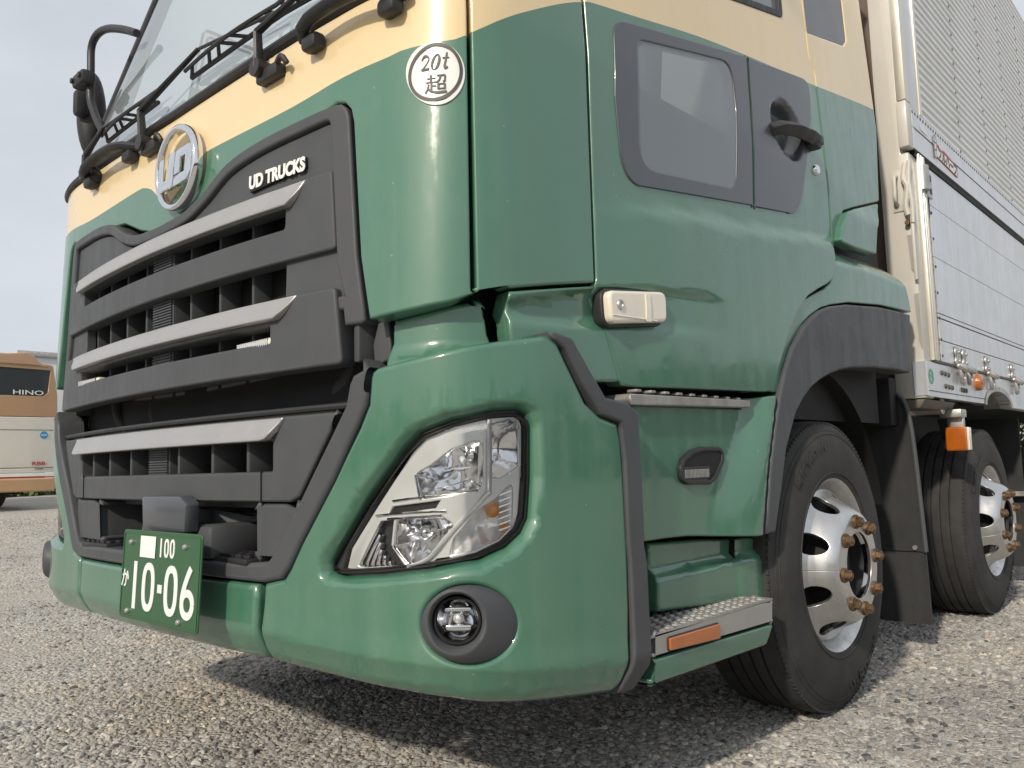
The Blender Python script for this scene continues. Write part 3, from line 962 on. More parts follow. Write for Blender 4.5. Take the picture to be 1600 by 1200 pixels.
# ================================================================== bumper
H0 = [(0.8039, 0.6562), (0.8345, 0.6523), (0.9546, 0.6622), (1.0729, 0.6762), (1.1939, 0.6929), (1.2579, 0.7144), (1.2951, 0.7416), (1.3134, 0.7704), (1.3235, 0.8563), (1.3278, 0.9672), (1.3195, 0.9867), (1.2986, 0.995), (1.2425, 0.9921), (1.1399, 0.9743), (1.0625, 0.951), (1.0233, 0.9182), (0.9235, 0.8138), (0.8242, 0.6997), (0.8019, 0.6703)]
HL = ccw(smooth_loop(H0, 1))
FOG = [(1.2728, 0.5536), (1.271, 0.5415), (1.2666, 0.53), (1.2596, 0.5194), (1.2503, 0.5101), (1.2391, 0.5021), (1.2263, 0.4956), (1.2124, 0.4907), (1.1976, 0.4874), (1.1825, 0.4858), (1.1673, 0.4858), (1.1522, 0.4873), (1.1374, 0.4904), (1.1232, 0.495), (1.1099, 0.5011), (1.0978, 0.5087), (1.0873, 0.5175), (1.0788, 0.5276), (1.0725, 0.5386), (1.0688, 0.5503), (1.0676, 0.5625), (1.0692, 0.5748), (1.0734, 0.5869), (1.0801, 0.5984), (1.0891, 0.6091), (1.1, 0.6186), (1.1124, 0.6267), (1.126, 0.6331), (1.1405, 0.6376), (1.1555, 0.6401), (1.1708, 0.6404), (1.1862, 0.6387), (1.2013, 0.6349), (1.216, 0.6291), (1.2298, 0.6216), (1.2423, 0.6125), (1.2531, 0.6021), (1.2618, 0.5907), (1.2681, 0.5785), (1.2718, 0.5661)]
BB = smooth_table([(0.5553, 0.4279), (0.6686, 0.4212), (0.7811, 0.4176), (0.9743, 0.4116), (1.1227, 0.404), (1.2274, 0.391), (1.3318, 0.3785), (1.4589, 0.3643), (1.6007, 0.3473)])
hlb = ccw(HL)
def bump_disp(s, z):
    s = abs(s)
    zb = BB(s)
    t = zb+.075-z
    d = -.42*max(0, t)-.0 if t > 0 else 0
    d -= 1.2*max(0, zb+.03-z)**1.0*.4
    d += .003*math.exp(-((z-zb-.085)/.03)**2)
    # pocket the lamp sits in
    if .62 < s < 1.42 and .5 < z < 1.08:
        e = 0 if inside((s, z), hlb) else seg_dist((s, z), hlb)
        d -= .030*(1-sm(e/.028))
    # soft roll of the face towards the grille opening
    return d
bo = [(0.5792, 0.6176), (0.6505, 0.6322), (0.6737, 0.6584), (0.7129, 0.7154), (0.8311, 0.8603), (0.9119, 0.9733), (0.9385, 1.0221), (0.9446, 1.0803), (0.9502, 1.0939), (0.9644, 1.1011), (1.0507, 1.1136), (1.1197, 1.1254), (1.2055, 1.1401), (1.3398, 1.1598), (1.3775, 1.1667), (1.405, 1.15), (1.4248, 1.1167), (1.4642, 1.0549), (1.4853, 1.0207), (1.5335, 0.9895), (1.5965, 0.9756), (1.6084, 0.9303), (1.6138, 0.8248), (1.6171, 0.6903), (1.6144, 0.5436), (1.5984, 0.3492), (1.4589, 0.3643), (1.3318, 0.3785), (1.2274, 0.391), (1.1227, 0.404), (0.9743, 0.4116), (0.7811, 0.4176), (0.6686, 0.4212), (0.5578, 0.4282)]
for sg in (1, -1):
    l = bo if sg > 0 else mir(bo)
    hs = [HL, FOG] if sg > 0 else [mir(HL), mir(FOG)]
    panel('bumper_corner', l, BUM, GREEN, truck, off=0, thick=.07, r=.014, grid=.016, holes=hs, disp=bump_disp, seg=4)
bc = [(.550, .614), (.550, .4285), (.3, .4285), (0, .428)]
panel('bumper_centre', symm([(0, .614)]+bc), BUM, GREEN, truck, off=0, thick=.07, r=.016, grid=.03, disp=bump_disp)
# black strip that closes the bumper end
tr = [(1.369, 1.1695), (1.3912, 1.1726), (1.4119, 1.1685), (1.4411, 1.1621), (1.4915, 1.0967), (1.5449, 1.0325), (1.627, 1.0233), (1.6695, 0.9967), (1.6738, 0.8378), (1.6704, 0.686), (1.6802, 0.6398), (1.6806, 0.4724), (1.6808, 0.4059), (1.6575, 0.3419), (1.5927, 0.3486), (1.6071, 0.4155), (1.614, 0.4776), (1.6134, 0.6467), (1.609, 0.6913), (1.6073, 0.8849), (1.596, 0.9753), (1.5267, 0.9919), (1.4726, 1.0562), (1.4164, 1.14)]
for l in (tr, mir(tr)):
    panel('bumper_edge_strip', l, BUM, PLAST, truck, off=.010, thick=.06, r=.008, grid=.04, disp=lambda s, z: .9*bump_disp(s, z) if z < .5 else 0)
# --- grey frame of the lower intake
uo = [(0, .621)]+[(0.5792, 0.6191), (0.6458, 0.6319), (0.6737, 0.6598), (0.7129, 0.7154), (0.8311, 0.8603), (0.9081, 0.9735), (0.9367, 1.0222), (0.9444, 1.0664), (0.9465, 1.0886), (0.9591, 1.1016)]
ui = [(0, .655)]+[(0.5033, 0.6619), (0.5936, 0.6693), (0.6271, 0.7005), (0.7481, 0.8612), (0.8299, 0.9658), (0.8729, 1.0234), (0.8857, 1.0708), (0.8979, 1.0898)]
uo[0] = (0, uo[1][1]); ui[0] = (0, ui[1][1])
panel('intake_frame', ushape(uo, ui)[::-1], BUM, PLAST, truck, off=.004, thick=.09, r=.012, grid=.05)
# upright posts beside the radiator gap
for l in [[(0.9173, 1.2111), (0.9504, 1.2194), (0.9586, 1.156), (0.9562, 1.1273), (0.9306, 1.1179), (0.9048, 1.1097), (0.8993, 1.1615)]]:
    for k in (l, mir(l)):
        panel('intake_post', k, BUM, PLAST, truck, off=-.06, thick=.06, r=.005, grid=.06)
# --- lower grille
dd = [(0.8386, 1.0218), (0.6858, 0.8185), (0.6603, 0.8095)]
z0 = dd[2][1]
D = rounded(half([(dd[0][0], 1.014), (dd[1][0]+.012, z0+.012), (dd[1][0]-.02, z0)]), .012)
opD = [(0.5738, 0.9572), (0.5615, 0.8831)]
opDr = rounded(rect(-.6, .6, opD[1][1], opD[0][1]), .008)
panel('lower_grille', D, GRL, PLAST, truck, off=.0, thick=.06, r=.008, grid=.08, holes=[opDr])
sD = [(0.6493, 1.0101), (0.6067, 0.9559), (0.5871, 0.9505)]
strip([(sD[0][0], sD[0][1]), (sD[1][0], sD[1][1]+.004), (sD[1][0]-.02, sD[1][1])], .006, tilt=.03)
for sg in (1, -1):
    p = Vector(GRL(sg*.56, .85))
    MB().box((p.x, p.y-.0005, .85), (.004, .004, .075)).build('panel_seam', BLACK, truck)
for s in (.155, .33, .49):
    for sg in (1, -1):
        p = Vector(GRL(sg*s, .92))
        MB().box((p.x, p.y+.06, .92), (.014, .10, .085), bev=.003).build('grille_fin', PLAST, truck)
cp = MB()
cp.box((.0, .05, .92), (.13, .10, .085), bev=.003)
for k in range(11):
    cp.box((.0, -.002, .884+k*.0072), (.118, .008, .0038))
cp.build('grille_post', PLAST, truck)
for s in (-.41, -.24, .24, .41):
    MB().box((s, .12, .925), (.10, .02, .07), bev=.006).build('bracket_plate', ENGINE, truck)
lip = MB()
lip.tube([Vector(GRL(s, 1.026))+Vector((0, .01, 0)) for s in [i*.08 for i in range(-11, 12)]], .012, n=8, flat=.7)
lip.build('grille_lip', PLASTD, truck)
# --- lower intake: blocks, duct, treads
eb = [(.528, .806), (.70, .806), (.685, .76), (.628, .672), (.528, .672)]
eb2 = [(-.40, .806), (-.66, .806), (-.66, .76), (-.615, .672), (-.38, .672)]
for l in (eb, eb2):
    panel('intake_block', rounded(l, .008), BUM, PLAST, truck, off=-.012, thick=.16, r=.01, grid=.08)
du = MB()
du.prism([(.0, .03, .79), (.25, .03, .79), (.36, .12, .76), (-.24, .12, .76)], (0, 0, -.085), bev=.01)
du.box((.16, .06, .705), (.42, .19, .09), bev=.02)
du.box((0, .09, .80), (1.1, .05, .02))
du.build('sensor_mount', PLAST, truck)
rad = [(0.0561, 0.8216), (0.0682, 0.8252), (0.2817, 0.8263), (0.3175, 0.8054), (0.3087, 0.7324), (0.0635, 0.7307)]
rb_ = MB().prism([(x, -.075, z) for x, z in rad], (0, .04, 0), bev=.006)
rb_.build('radar_cover', TRIM, truck)
for sg in (1, -1):
    t = MB().box((sg*.42, .03, .664), (.20, .10, .016), bev=.004)
    for k in range(3):
        t.box((sg*.42, .0+k*.03, .675), (.18, .014, .008), bev=.002)
    for k in range(4):
        t.box((sg*(.36+k*.04), .03, .675), (.006, .085, .009))
    t.build('foot_tread', PLASTD, truck)
# --- radiator and engine bay behind
rd = MB()
rd.box((0, .30, .98), (1.5, .04, .9))
for k in range(90):
    rd.box((0, .275, .55+k*.0098), (1.1, .012, .004))
rd.build('radiator', ENGINE, truck)
pp = MB()
pp.tube([(.78, .2, 1.2), (.74, .16, 1.12), (.66, .16, 1.06), (.60, .2, .98)], .035, n=12, smooth=4)
for k in range(9):
    pp.lathe([(.045, -.006), (.052, 0), (.045, .006)], 16, 'X', (.80+k*.016, .19, 1.11))
pp.tube([(-.35, .16, 1.2), (-.33, .14, 1.08), (-.27, .15, 1.0)], .028, n=12, smooth=4)
pp.tube([(-.62, .12, 1.2), (-.58, .12, 1.08), (-.5, .15, .98)], .02, n=10, smooth=4)
pp.tube([(-.1, .16, 1.2), (-.06, .15, 1.05), (-.04, .17, .95)], .024, n=10, smooth=4)
pp.box((.52, .18, 1.06), (.08, .06, .12), bev=.01)
pp.box((-.55, .18, 1.06), (.14, .06, .1), bev=.01)
pp.tube([(-.2, .14, 1.045), (.5, .14, 1.05)], .008, n=8)
pp.build('engine_pipework', ENGINE, truck)
MB().tube([(.44, .13, 1.04), (.445, .12, 1.0), (.45, .13, .97)], .008, n=8).build('red_hose', RED, truck)
cham = MB()
cham.box((0, .9, .8), (1.5, 1.1, .8))
cham.box((0, .36, 1.45), (1.6, .05, 1.0))
for x in (-.45, .45):
    cham.box((x, 4.5, .78), (.09, 8.6, .26))
cham.box((0, .25, .52), (1.7, .2, .12))
cham.build('chassis', BLACK, truck)
# --- number plate
pl = [Vector((x, -.10, z)) for x, z in [(-0.006, 0.7286), (0.4501, 0.7302), (0.4416, 0.5026), (-0.0046, 0.505)]]
px0 = sum(p.x for p in pl)/4; pz0 = sum(p.z for p in pl)/4
PW, PH = .452, .236
def PLT(x, z):
    return (px0+x, -.10+.012*z/.236, pz0+z)
lp = panel('number_plate', rounded(rect(-PW/2, PW/2, -PH/2, PH/2), .014), PLT, PLATE, truck, off=0, thick=.004, r=.0018, grid=.1)
rim_ = [(x, z) for x, z in rounded(rect(-PW/2+.007, PW/2-.007, -PH/2+.007, PH/2-.007), .01)]
strokes_on('plate_rim', [rim_+rim_[:1]], .004, PLT, .0016, PLATE, lp)
def oval(cx, cz, rx, rz, w, n=28, p=2.6):
    pts = []
    for k in range(n+1):
        a = 2*math.pi*k/n
        c, s = math.cos(a), math.sin(a)
        pts.append((cx+rx*math.copysign(abs(c)**(2/p), c), cz+rz*math.copysign(abs(s)**(2/p), s)))
    return {'p': pts, 'w': w}
D_ = .0185
zb_ = -.027
strokes_on('plate_digit', [{'p': [(-.134, zb_-.062), (-.134, zb_+.062)], 'w': D_}], D_, PLT, .0018, WHITE, lp)
strokes_on('plate_digit', [oval(-.052, zb_, .0275, .0535, D_)], D_, PLT, .0018, WHITE, lp)
strokes_on('plate_dash', [{'p': [(.004, zb_), (.028, zb_)], 'w': .021}], D_, PLT, .0018, WHITE, lp)
strokes_on('plate_digit', [oval(.078, zb_, .0275, .0535, D_)], D_, PLT, .0018, WHITE, lp)
strokes_on('plate_digit', [oval(.168, zb_-.026, .0275, .0275, D_, p=2.1)], D_, PLT, .0018, WHITE, lp)
strokes_on('plate_digit', [{'p': smooth_loop([(.1405, zb_-.020), (.146, zb_+.004), (.164, zb_+.038), (.181, zb_+.062)], 4, False), 'w': D_}], D_, PLT, .0021, WHITE, lp)
for k, ch in enumerate('100'):
    cx = .010+k*.032
    if ch == '1':
        strokes_on('plate_digit', [{'p': [(cx, .053), (cx, .101)], 'w': .0075}], .007, PLT, .0018, WHITE, lp)
    else:
        strokes_on('plate_digit', [oval(cx, .077, .0095, .0203, .0072)], .007, PLT, .0018, WHITE, lp)
ka = [{'p': smooth_loop([(-.212, -.006), (-.196, -.002), (-.188, -.008), (-.192, -.03), (-.200, -.032)], 3, False), 'w': .0055},
      {'p': [(-.201, .010), (-.206, -.014), (-.215, -.034)], 'w': .0055}, {'p': [(-.185, .006), (-.178, -.008), (-.177, -.016)], 'w': .0055}]
strokes_on('plate_kana', ka, .005, PLT, .0018, WHITE, lp)
panel('plate_patch', rect(-.112, -.022, .048, .104), PLT, WHITE, lp, off=.0022, thick=.001, r=.0004, grid=.2)
for x, z in ((-.168, .085), (.145, .085), (-.168, -.098), (.132, -.098)):
    b_ = MB()
    c0 = Vector(PLT(x, z))
    b_.lathe([(.0, -.009), (.005, -.008), (.0075, -.004), (.0075, .0)], 10, 'Y', c0)
    b_.build('plate_screw', STEEL, lp)
# --- headlamps
def headlamp(sg):
    mm = (lambda l: l) if sg > 0 else mir
    loop = mm(HL)
    lens = panel('headlamp', inset(ccw(loop), .006), BUM, LENS, truck, off=-.022, thick=.006, r=.006, grid=.05)
    side_wall('lamp_housing', loop, BUM, PLASTD, lens, -.022, -.16)
    panel('lamp_back', ccw(loop), BUM, PLASTD, lens, off=-.155, thick=.003, r=.001, grid=.1)
    if sg < 0:
        panel('lamp_bezel', inset(ccw(loop), .02), BUM, REFL, lens, off=-.06, thick=.02, r=.004, grid=.05)
        return
    c = lambda l: l
    inner = [(0.8279, 0.6602), (0.8665, 0.6573), (1.0223, 0.6696), (1.0719, 0.6766), (1.0884, 0.6867), (1.1927, 0.6993), (1.2575, 0.7196), (1.2965, 0.7495), (1.3062, 0.7789), (1.316, 0.8524), (1.3214, 0.8605), (1.3255, 0.9659), (1.3172, 0.9827), (1.2965, 0.9923), (1.2418, 0.9894), (1.1441, 0.9716), (1.0662, 0.9469), (1.0322, 0.9193), (0.9389, 0.8109), (0.8459, 0.7088)]
    inner = ccw(inner)
    gk = inset(ccw(loop), .003)
    panel('lamp_gasket', gk, BUM, PLASTD, lens, off=-.030, thick=.02, r=.003, grid=.06, holes=[inset(inner, -.003)])
    up = ccw(rounded([(1.0363, 0.8688), (1.0799, 0.8882), (1.1311, 0.9179), (1.1847, 0.9329), (1.2208, 0.9377), (1.2179, 0.8366), (1.1934, 0.8293), (1.0536, 0.8158)], .012))
    lo = ccw(rounded([(0.983, 0.7726), (1.1065, 0.7779), (1.1406, 0.7615), (1.1136, 0.7289), (1.0555, 0.677), (1.0123, 0.6773), (0.975, 0.7141)], .014))
    slot = ccw([(0.9747, 0.7999), (1.1009, 0.8126), (1.0892, 0.7967), (0.962, 0.7834)])
    turn = ccw(rounded([(1.135, 0.7326), (1.2054, 0.7915), (1.2459, 0.81), (1.2933, 0.8476), (1.2867, 0.742), (1.2575, 0.7169), (1.1781, 0.6972), (1.1206, 0.6932)], .01))
    pos = ccw(rounded([(1.2347, 0.9689), (1.2913, 0.9826), (1.315, 0.9743), (1.3117, 0.8814), (1.2601, 0.8541), (1.2313, 0.8577)], .012))
    ribs = ccw([(0.9403, 0.7681), (0.976, 0.7712), (0.968, 0.718), (1.002, 0.6757), (0.8954, 0.6636), (0.8687, 0.6706)])
    panel('lamp_bezel', inset(inner, .002), BUM, BEZ, lens, off=-.038, thick=.012, r=.003, grid=.04, holes=[up, lo, slot, turn, pos, ribs])
    def bowl(name, l, depth, m=REFL, pw_=2.0, fl=0.0, kk=0):
        cu = sum(p[0] for p in l)/len(l); cv = sum(p[1] for p in l)/len(l)
        def d(s, z):
            sd = seg_dist((s, z), l) if inside((s, z), l) else 0
            dc = math.hypot(s-cu, z-cv)
            rho = dc/(dc+sd+1e-6)
            h = -depth*(1-rho**pw_)
            if kk: h += fl*abs(((s*kk) % 1)-.5)
            return h
        panel(name, l, BUM, m, lens, off=-.042, thick=.003, r=.001, grid=.010, disp=d)
    bowl('reflector_bowl', up, .075, pw_=2.2)
    bowl('reflector_bowl', lo, .075, pw_=2.2)
    bowl('turn_bowl', turn, .05, BEZ, pw_=1.6, fl=.006, kk=70)
    bowl('position_bowl', pos, .055)
    panel('lamp_slot', slot, BUM, BLACK, lens, off=-.046, thick=.003, r=.001, grid=.1)
    panel('rib_backing', ribs, BUM, PLASTD, lens, off=-.060, thick=.003, r=.001, grid=.05)
    def bar(name, a, b, w, h, m=REFL, d=.012):
        pa, pb = SP(BUM, *a, h), SP(BUM, *b, h)
        n_ = frame_at(BUM, None, *a)[1]
        sd_ = (pb-pa).normalized().cross(n_)*w
        q_ = MB().prism([pa-sd_, pb-sd_, pb+sd_, pa+sd_], -n_*d, bev=.0012)
        return q_.build(name, m, lens)
    R0 = [(0.8364, 0.6662), (0.8583, 0.6602), (0.8801, 0.6612), (0.9016, 0.6635), (0.9231, 0.6658), (0.9439, 0.6679), (0.9622, 0.6699)]
    R1 = [(0.8992, 0.755), (0.9287, 0.7554), (0.933, 0.7386), (0.9346, 0.7219), (0.9361, 0.7066), (0.9461, 0.6943), (0.9587, 0.6822)]
    for a, b in zip(R0, R1):
        bar('lamp_rib', a, b, .0046, -.042)
    # divider rails
    rail = [(1.2353, 0.9817), (1.2309, 0.8387), (1.2204, 0.8188), (1.1195, 0.7373), (1.0714, 0.6922), (1.0168, 0.6725)]
    MB().tube(on(BUM, rail, -.034), .006, n=8, smooth=4, flat=.7).build('lamp_rail', BEZ, lens)
    for txt in ([(0.9288, 0.7804), (0.9762, 0.7848), (1.0245, 0.7877), (1.118, 0.7897)], [(0.9767, 0.8122), (1.0585, 0.8212), (1.2032, 0.8303)], [(0.9619, 0.7738), (1.0243, 0.7782), (1.1066, 0.7819)], [(1.038, 0.8674), (1.0503, 0.8159)]):
        MB().tube(on(BUM, txt, -.037), .0042, n=8, flat=.7).build('lamp_rail', CHROME, lens)
    # facet lines and bulb shields in the bowls
    for txt in ([(1.0095, 0.8305), (1.1065, 0.8376), (1.2338, 0.863)], [(1.0292, 0.8762), (1.2349, 0.8823)], [(0.9609, 0.7299), (1.0261, 0.7418), (1.1038, 0.7502)]):
        MB().tube(on(BUM, txt, -.070), .003, n=6).build('reflector_facet', CHROME, lens)
    for q_, r_ in zip([(1.2023, 0.9054), (1.035, 0.7402), (1.3144, 0.9137)], (.016, .018, .011)):
        p0 = SP(BUM, q_[0], q_[1], -.12)
        p1 = SP(BUM, q_[0], q_[1], -.085)
        sh_ = MB().tube([p0, p1], r_, n=14)
        sh_.sphere(tuple(p1), r_)
        sh_.build('bulb_shield', CHROME, lens)
    for (a, b), r_ in zip([(1.2495, 0.7877), (1.2847, 0.7446)], (.016, .019)):
        MB().sphere(tuple(SP(BUM, a, b, -.060)), r_, (1, 1, 1.1)).build('amber_bulb', BULB, lens)
    a = [(1.2648, 0.8017), (1.3029, 0.8361), (1.3034, 0.7504)]
    for k in range(8):
        v = a[1][1]+(a[2][1]-a[1][1])*k/7
        bar('turn_rib', (a[1][0]-.045, v-.006), (a[1][0]-.004, v+.004), .0022, -.042)
headlamp(1)
headlamp(-1)
# --- fog lamps
def fog(sg):
    FR = 36
    base = [(1.2758, 0.5533), (1.2736, 0.5396), (1.268, 0.5268), (1.2592, 0.5152), (1.2477, 0.5052), (1.2339, 0.4971), (1.2185, 0.4909), (1.2018, 0.4867), (1.1846, 0.4846), (1.1673, 0.4845), (1.15, 0.4863), (1.1333, 0.4901), (1.1173, 0.4958), (1.1026, 0.5033), (1.0896, 0.5125), (1.0789, 0.5234), (1.071, 0.5355), (1.0662, 0.5486), (1.0647, 0.5624), (1.0667, 0.5762), (1.072, 0.5898), (1.0804, 0.6027), (1.0916, 0.6143), (1.105, 0.6243), (1.1201, 0.6323), (1.1364, 0.638), (1.1534, 0.6412), (1.1708, 0.6417), (1.1884, 0.6396), (1.2056, 0.6349), (1.2222, 0.6278), (1.2374, 0.6186), (1.2508, 0.6075), (1.2617, 0.595), (1.2697, 0.5814), (1.2745, 0.5674)]
    fr = [(1.2018, 0.5693), (1.2005, 0.5579), (1.1978, 0.547), (1.1932, 0.5369), (1.1874, 0.528), (1.1804, 0.5204), (1.1722, 0.5144), (1.1636, 0.51), (1.1545, 0.5075), (1.1447, 0.5068), (1.1351, 0.5079), (1.1259, 0.5109), (1.1167, 0.5156), (1.1084, 0.5221), (1.1012, 0.53), (1.0951, 0.5393), (1.0908, 0.5496), (1.0881, 0.5607), (1.0873, 0.5722), (1.0883, 0.5839), (1.0914, 0.5952), (1.0964, 0.6058), (1.1025, 0.6155), (1.1104, 0.6238), (1.1187, 0.6305), (1.128, 0.6354), (1.1374, 0.6382), (1.1471, 0.639), (1.1569, 0.6377), (1.166, 0.6343), (1.1745, 0.6289), (1.1824, 0.6218), (1.1891, 0.6131), (1.1948, 0.6032), (1.1987, 0.5923), (1.2011, 0.5809)]
    b = [SP(BUM, u, v, -.004) for u, v in base]
    f0 = [SP(BUM, u, v, .028) for u, v in fr]
    cen = sum(f0, Vector())/FR
    nrm_ = (f0[FR//4]-f0[3*FR//4]).cross(f0[0]-f0[FR//2]).normalized()
    if nrm_.y > 0: nrm_ = -nrm_
    ax = -nrm_                      # into the lamp
    rings = [b, [p.lerp(q, .5)+nrm_*.006 for p, q in zip(b, f0)], f0]
    flat = [p-nrm_*(p-cen).dot(nrm_) for p in f0]
    def sh(k, dy, w):
        return [cen+((p if w == 0 else q)-cen)*k+ax*dy for p, q in zip(f0, flat)]
    rings += [sh(.96, -.002, 0), sh(.91, -.002, 0), sh(.86, .004, 1), sh(.80, .016, 1), sh(.76, .034, 1), sh(.74, .07, 1)]
    M = Matrix.Diagonal((sg, 1, 1, 1))
    o = MB().loft(rings).xform(M).build('fog_lamp', PLAST, truck, angle=50)
    rr = sum((p-cen).length for p in flat)/FR*.70
    def place(mb):
        q_ = ax.to_track_quat('Y', 'Z').to_matrix().to_4x4()
        return mb.xform(M @ Matrix.Translation(cen) @ q_)
    place(MB().lathe([(.001, .075), (rr*.4, .07), (rr*.75, .05), (rr*.95, .03)], 32, 'Y')).build('fog_reflector', REFL, o)
    place(MB().lathe([(.001, .016), (rr*.5, .019), (rr*.85, .025), (rr*.95, .030)], 32, 'Y')).build('fog_lens', LENS, o)
    place(MB().lathe([(rr*1.08, .034), (rr*1.05, .020), (rr*.95, .020), (rr*.92, .034)], 32, 'Y')).build('fog_ring', BLACK, o)
    f = MB()
    f.box((0, .045, rr*.42), (rr*1.2, .02, .008), bev=.002)
    f.box((0, .045, -rr*.40), (rr*1.2, .02, .014), bev=.004)
    for dx in (-.35, .1):
        f.box((rr*dx, .05, 0), (.006, .02, rr*.8), rot=Matrix.Rotation(R(14), 3, 'Y'), bev=.002)
    place(f).build('fog_divider', CHROME, o)
    place(MB().sphere((0, .05, 0), .012)).build('fog_bulb', BEZ, o)
fog(1)
fog(-1)

# ================================================================== cab side: door
zc_t = table([(1.6026, 1.526), (1.7698, 1.555), (2.095, 1.594), (2.2871, 1.6053), (3.0018, 1.6944)])
dlow = table([(1.5, 1.10), (3.0, 1.10)])
def door_disp(s, z):
    a = abs(s)
    d = .020*sm((zc_t(a)+.012-z)/.055)*sm((a-1.50)/.45)
    d -= .16*max(0, 1.26-z)**2
    d += scallop(s, z)
    return d
dl = [(1.5726, 1.3246), (1.5667, 1.308), (1.5697, 1.2769), (1.6083, 1.2102), (1.6572, 1.0853), (1.6696, 1.0732), (1.7015, 1.07), (1.7344, 1.0699), (2.0449, 1.0777), (2.3931, 1.086), (2.433, 1.0918), (2.4577, 1.1114), (2.4817, 1.158), (2.5614, 1.2691), (2.6476, 1.3646), (2.7453, 1.4346), (2.838, 1.4723), (2.9289, 1.504), (2.9808, 1.5307), (3.0127, 1.5768), (3.0266, 1.623), (3.0098, 1.669), (2.9897, 1.6945)]
dl = dl[:-1]
sr_ = dl[-1][0]
vx = [(3.022, 2.5457)][0][0]-.02
dl = dl+[(3.045, dl[-1][1]+.02), (3.045, 2.36), (vx, 2.42), (vx, 3.24), (sm4, 3.24)]
up_w = [(2.3765, 2.3856), (2.3989, 2.3906), (2.79, 2.4856), (2.8505, 2.4873)]
u0, u1 = up_w[0], up_w[2]
slope = (u1[1]-u0[1])/(u1[0]-u0[0])
uw = [(1.62, u0[1]+slope*(1.62-u0[0])), (u1[0], u1[1]), (u1[0]+.02, 2.95), (1.75, 2.95)]
uwl = rounded(uw, .03)
wsur = rounded([(1.6923, 2.0405), (2.448, 2.2058), (2.4028, 1.6828), (1.6967, 1.5901), (1.6768, 1.8218)], [.07, .004, .004, .09, 0], 7)
wgl = rounded([(1.7946, 2.0195), (2.3321, 2.1441), (2.3339, 1.9888), (2.2952, 1.715), (1.7712, 1.6525), (1.7787, 1.8359)], [.045, .09, 0, .06, .08, 0], 7)
hpl = rounded([(2.4572, 2.2069), (2.9739, 2.3026), (2.9481, 2.1434), (2.7504, 1.723), (2.4092, 1.6821)], [.003, .09, .1, .16, .003], 7)
hc = [(2.7139, 2.029)][0]
scoop_hole = [(hc[0]+.16*math.cos(math.pi*k/12), hc[1]+.135*math.sin(math.pi*k/12)) for k in range(24)]
for sg in (1, -1):
    mm = (lambda l: l) if sg > 0 else mir
    dl_ = dl if sg > 0 else dl[:-4]+[(3.045, 2.1), (sm4, 2.1)]
    door = panel('door', mm(dl_), CAB, [CREAM, GREEN], truck, thick=.045, r=.007, grid=.028 if sg > 0 else .1, split=BELT, disp=door_disp, holes=([mm(uwl)] if sg > 0 else [])+[mm(inset(ccw(wgl), -.03)), mm(scoop_hole)])
    panel('door_window_surround', mm(wsur), CAB, TRIM, door, off=.0045, thick=.03, r=.005, grid=.07, holes=[mm(wgl)])
    panel('door_window', mm(inset(ccw(wgl), -.012)), CAB, GLASS, door, off=.0005, thick=.006, r=.001, grid=.1)
    def scoop(s, z):
        dx = abs(s)-hc[0]; dz = z-hc[1]
        a = R(-12)
        x = dx*math.cos(a)+dz*math.sin(a); y = -dx*math.sin(a)+dz*math.cos(a)
        return -.05*sm((1-math.hypot(x/.135, y/.112))*2.2)
    panel('handle_plate', mm(hpl), CAB, TRIM, door, off=.0045, thick=.03, r=.005, grid=.012 if sg > 0 else .05, disp=scoop)
    uwin = panel('upper_window', mm(inset(ccw(uwl), -.01)), CAB, GLASS, door, off=-.012, thick=.006, r=.001, grid=.1)
    ring = mm(uwl)
    panel('upper_window_seal', inset(ccw(ring), -.004), CAB, PLASTD, door, off=.003, thick=.03, r=.004, grid=.1, holes=[inset(ccw(ring), .022)])
    h = MB()
    hp = [(2.5702, 1.987), (2.6179, 2.0034), (2.7135, 2.0199), (2.824, 2.0306), (2.899, 2.035)]
    hh = [.0, .020, .031, .032, .022]
    h.tube([SP(CAB, sg*u, v, k) for (u, v), k in zip(hp, hh)], [.028, .031, .033, .034, .034], n=4, flat=.9)
    bmesh.ops.bevel(h.bm, geom=h.bm.edges[:], offset=.006, segments=2, affect='EDGES', profile=.5)
    e = hp[-1]
    h.box(tuple(SP(CAB, sg*(e[0]-.005), e[1]-.004, .018)), (.05, .075, .056), bev=.014)
    ho = h.build('door_handle', PLASTD, door)
    MB().box(tuple(SP(CAB, sg*(e[0]+.008), e[1], .038)), (.02, .05, .034), bev=.006).build('handle_button', PLAST, door)
    lk = [(2.9382, 1.9377)][0]
    c0 = SP(CAB, sg*lk[0], lk[1], .0)
    MB().lathe([(.001, .012*sg), (.015, .012*sg), (.019, .008*sg), (.021, 0)], 20, 'X', c0).build('door_lock', CHROME, door)
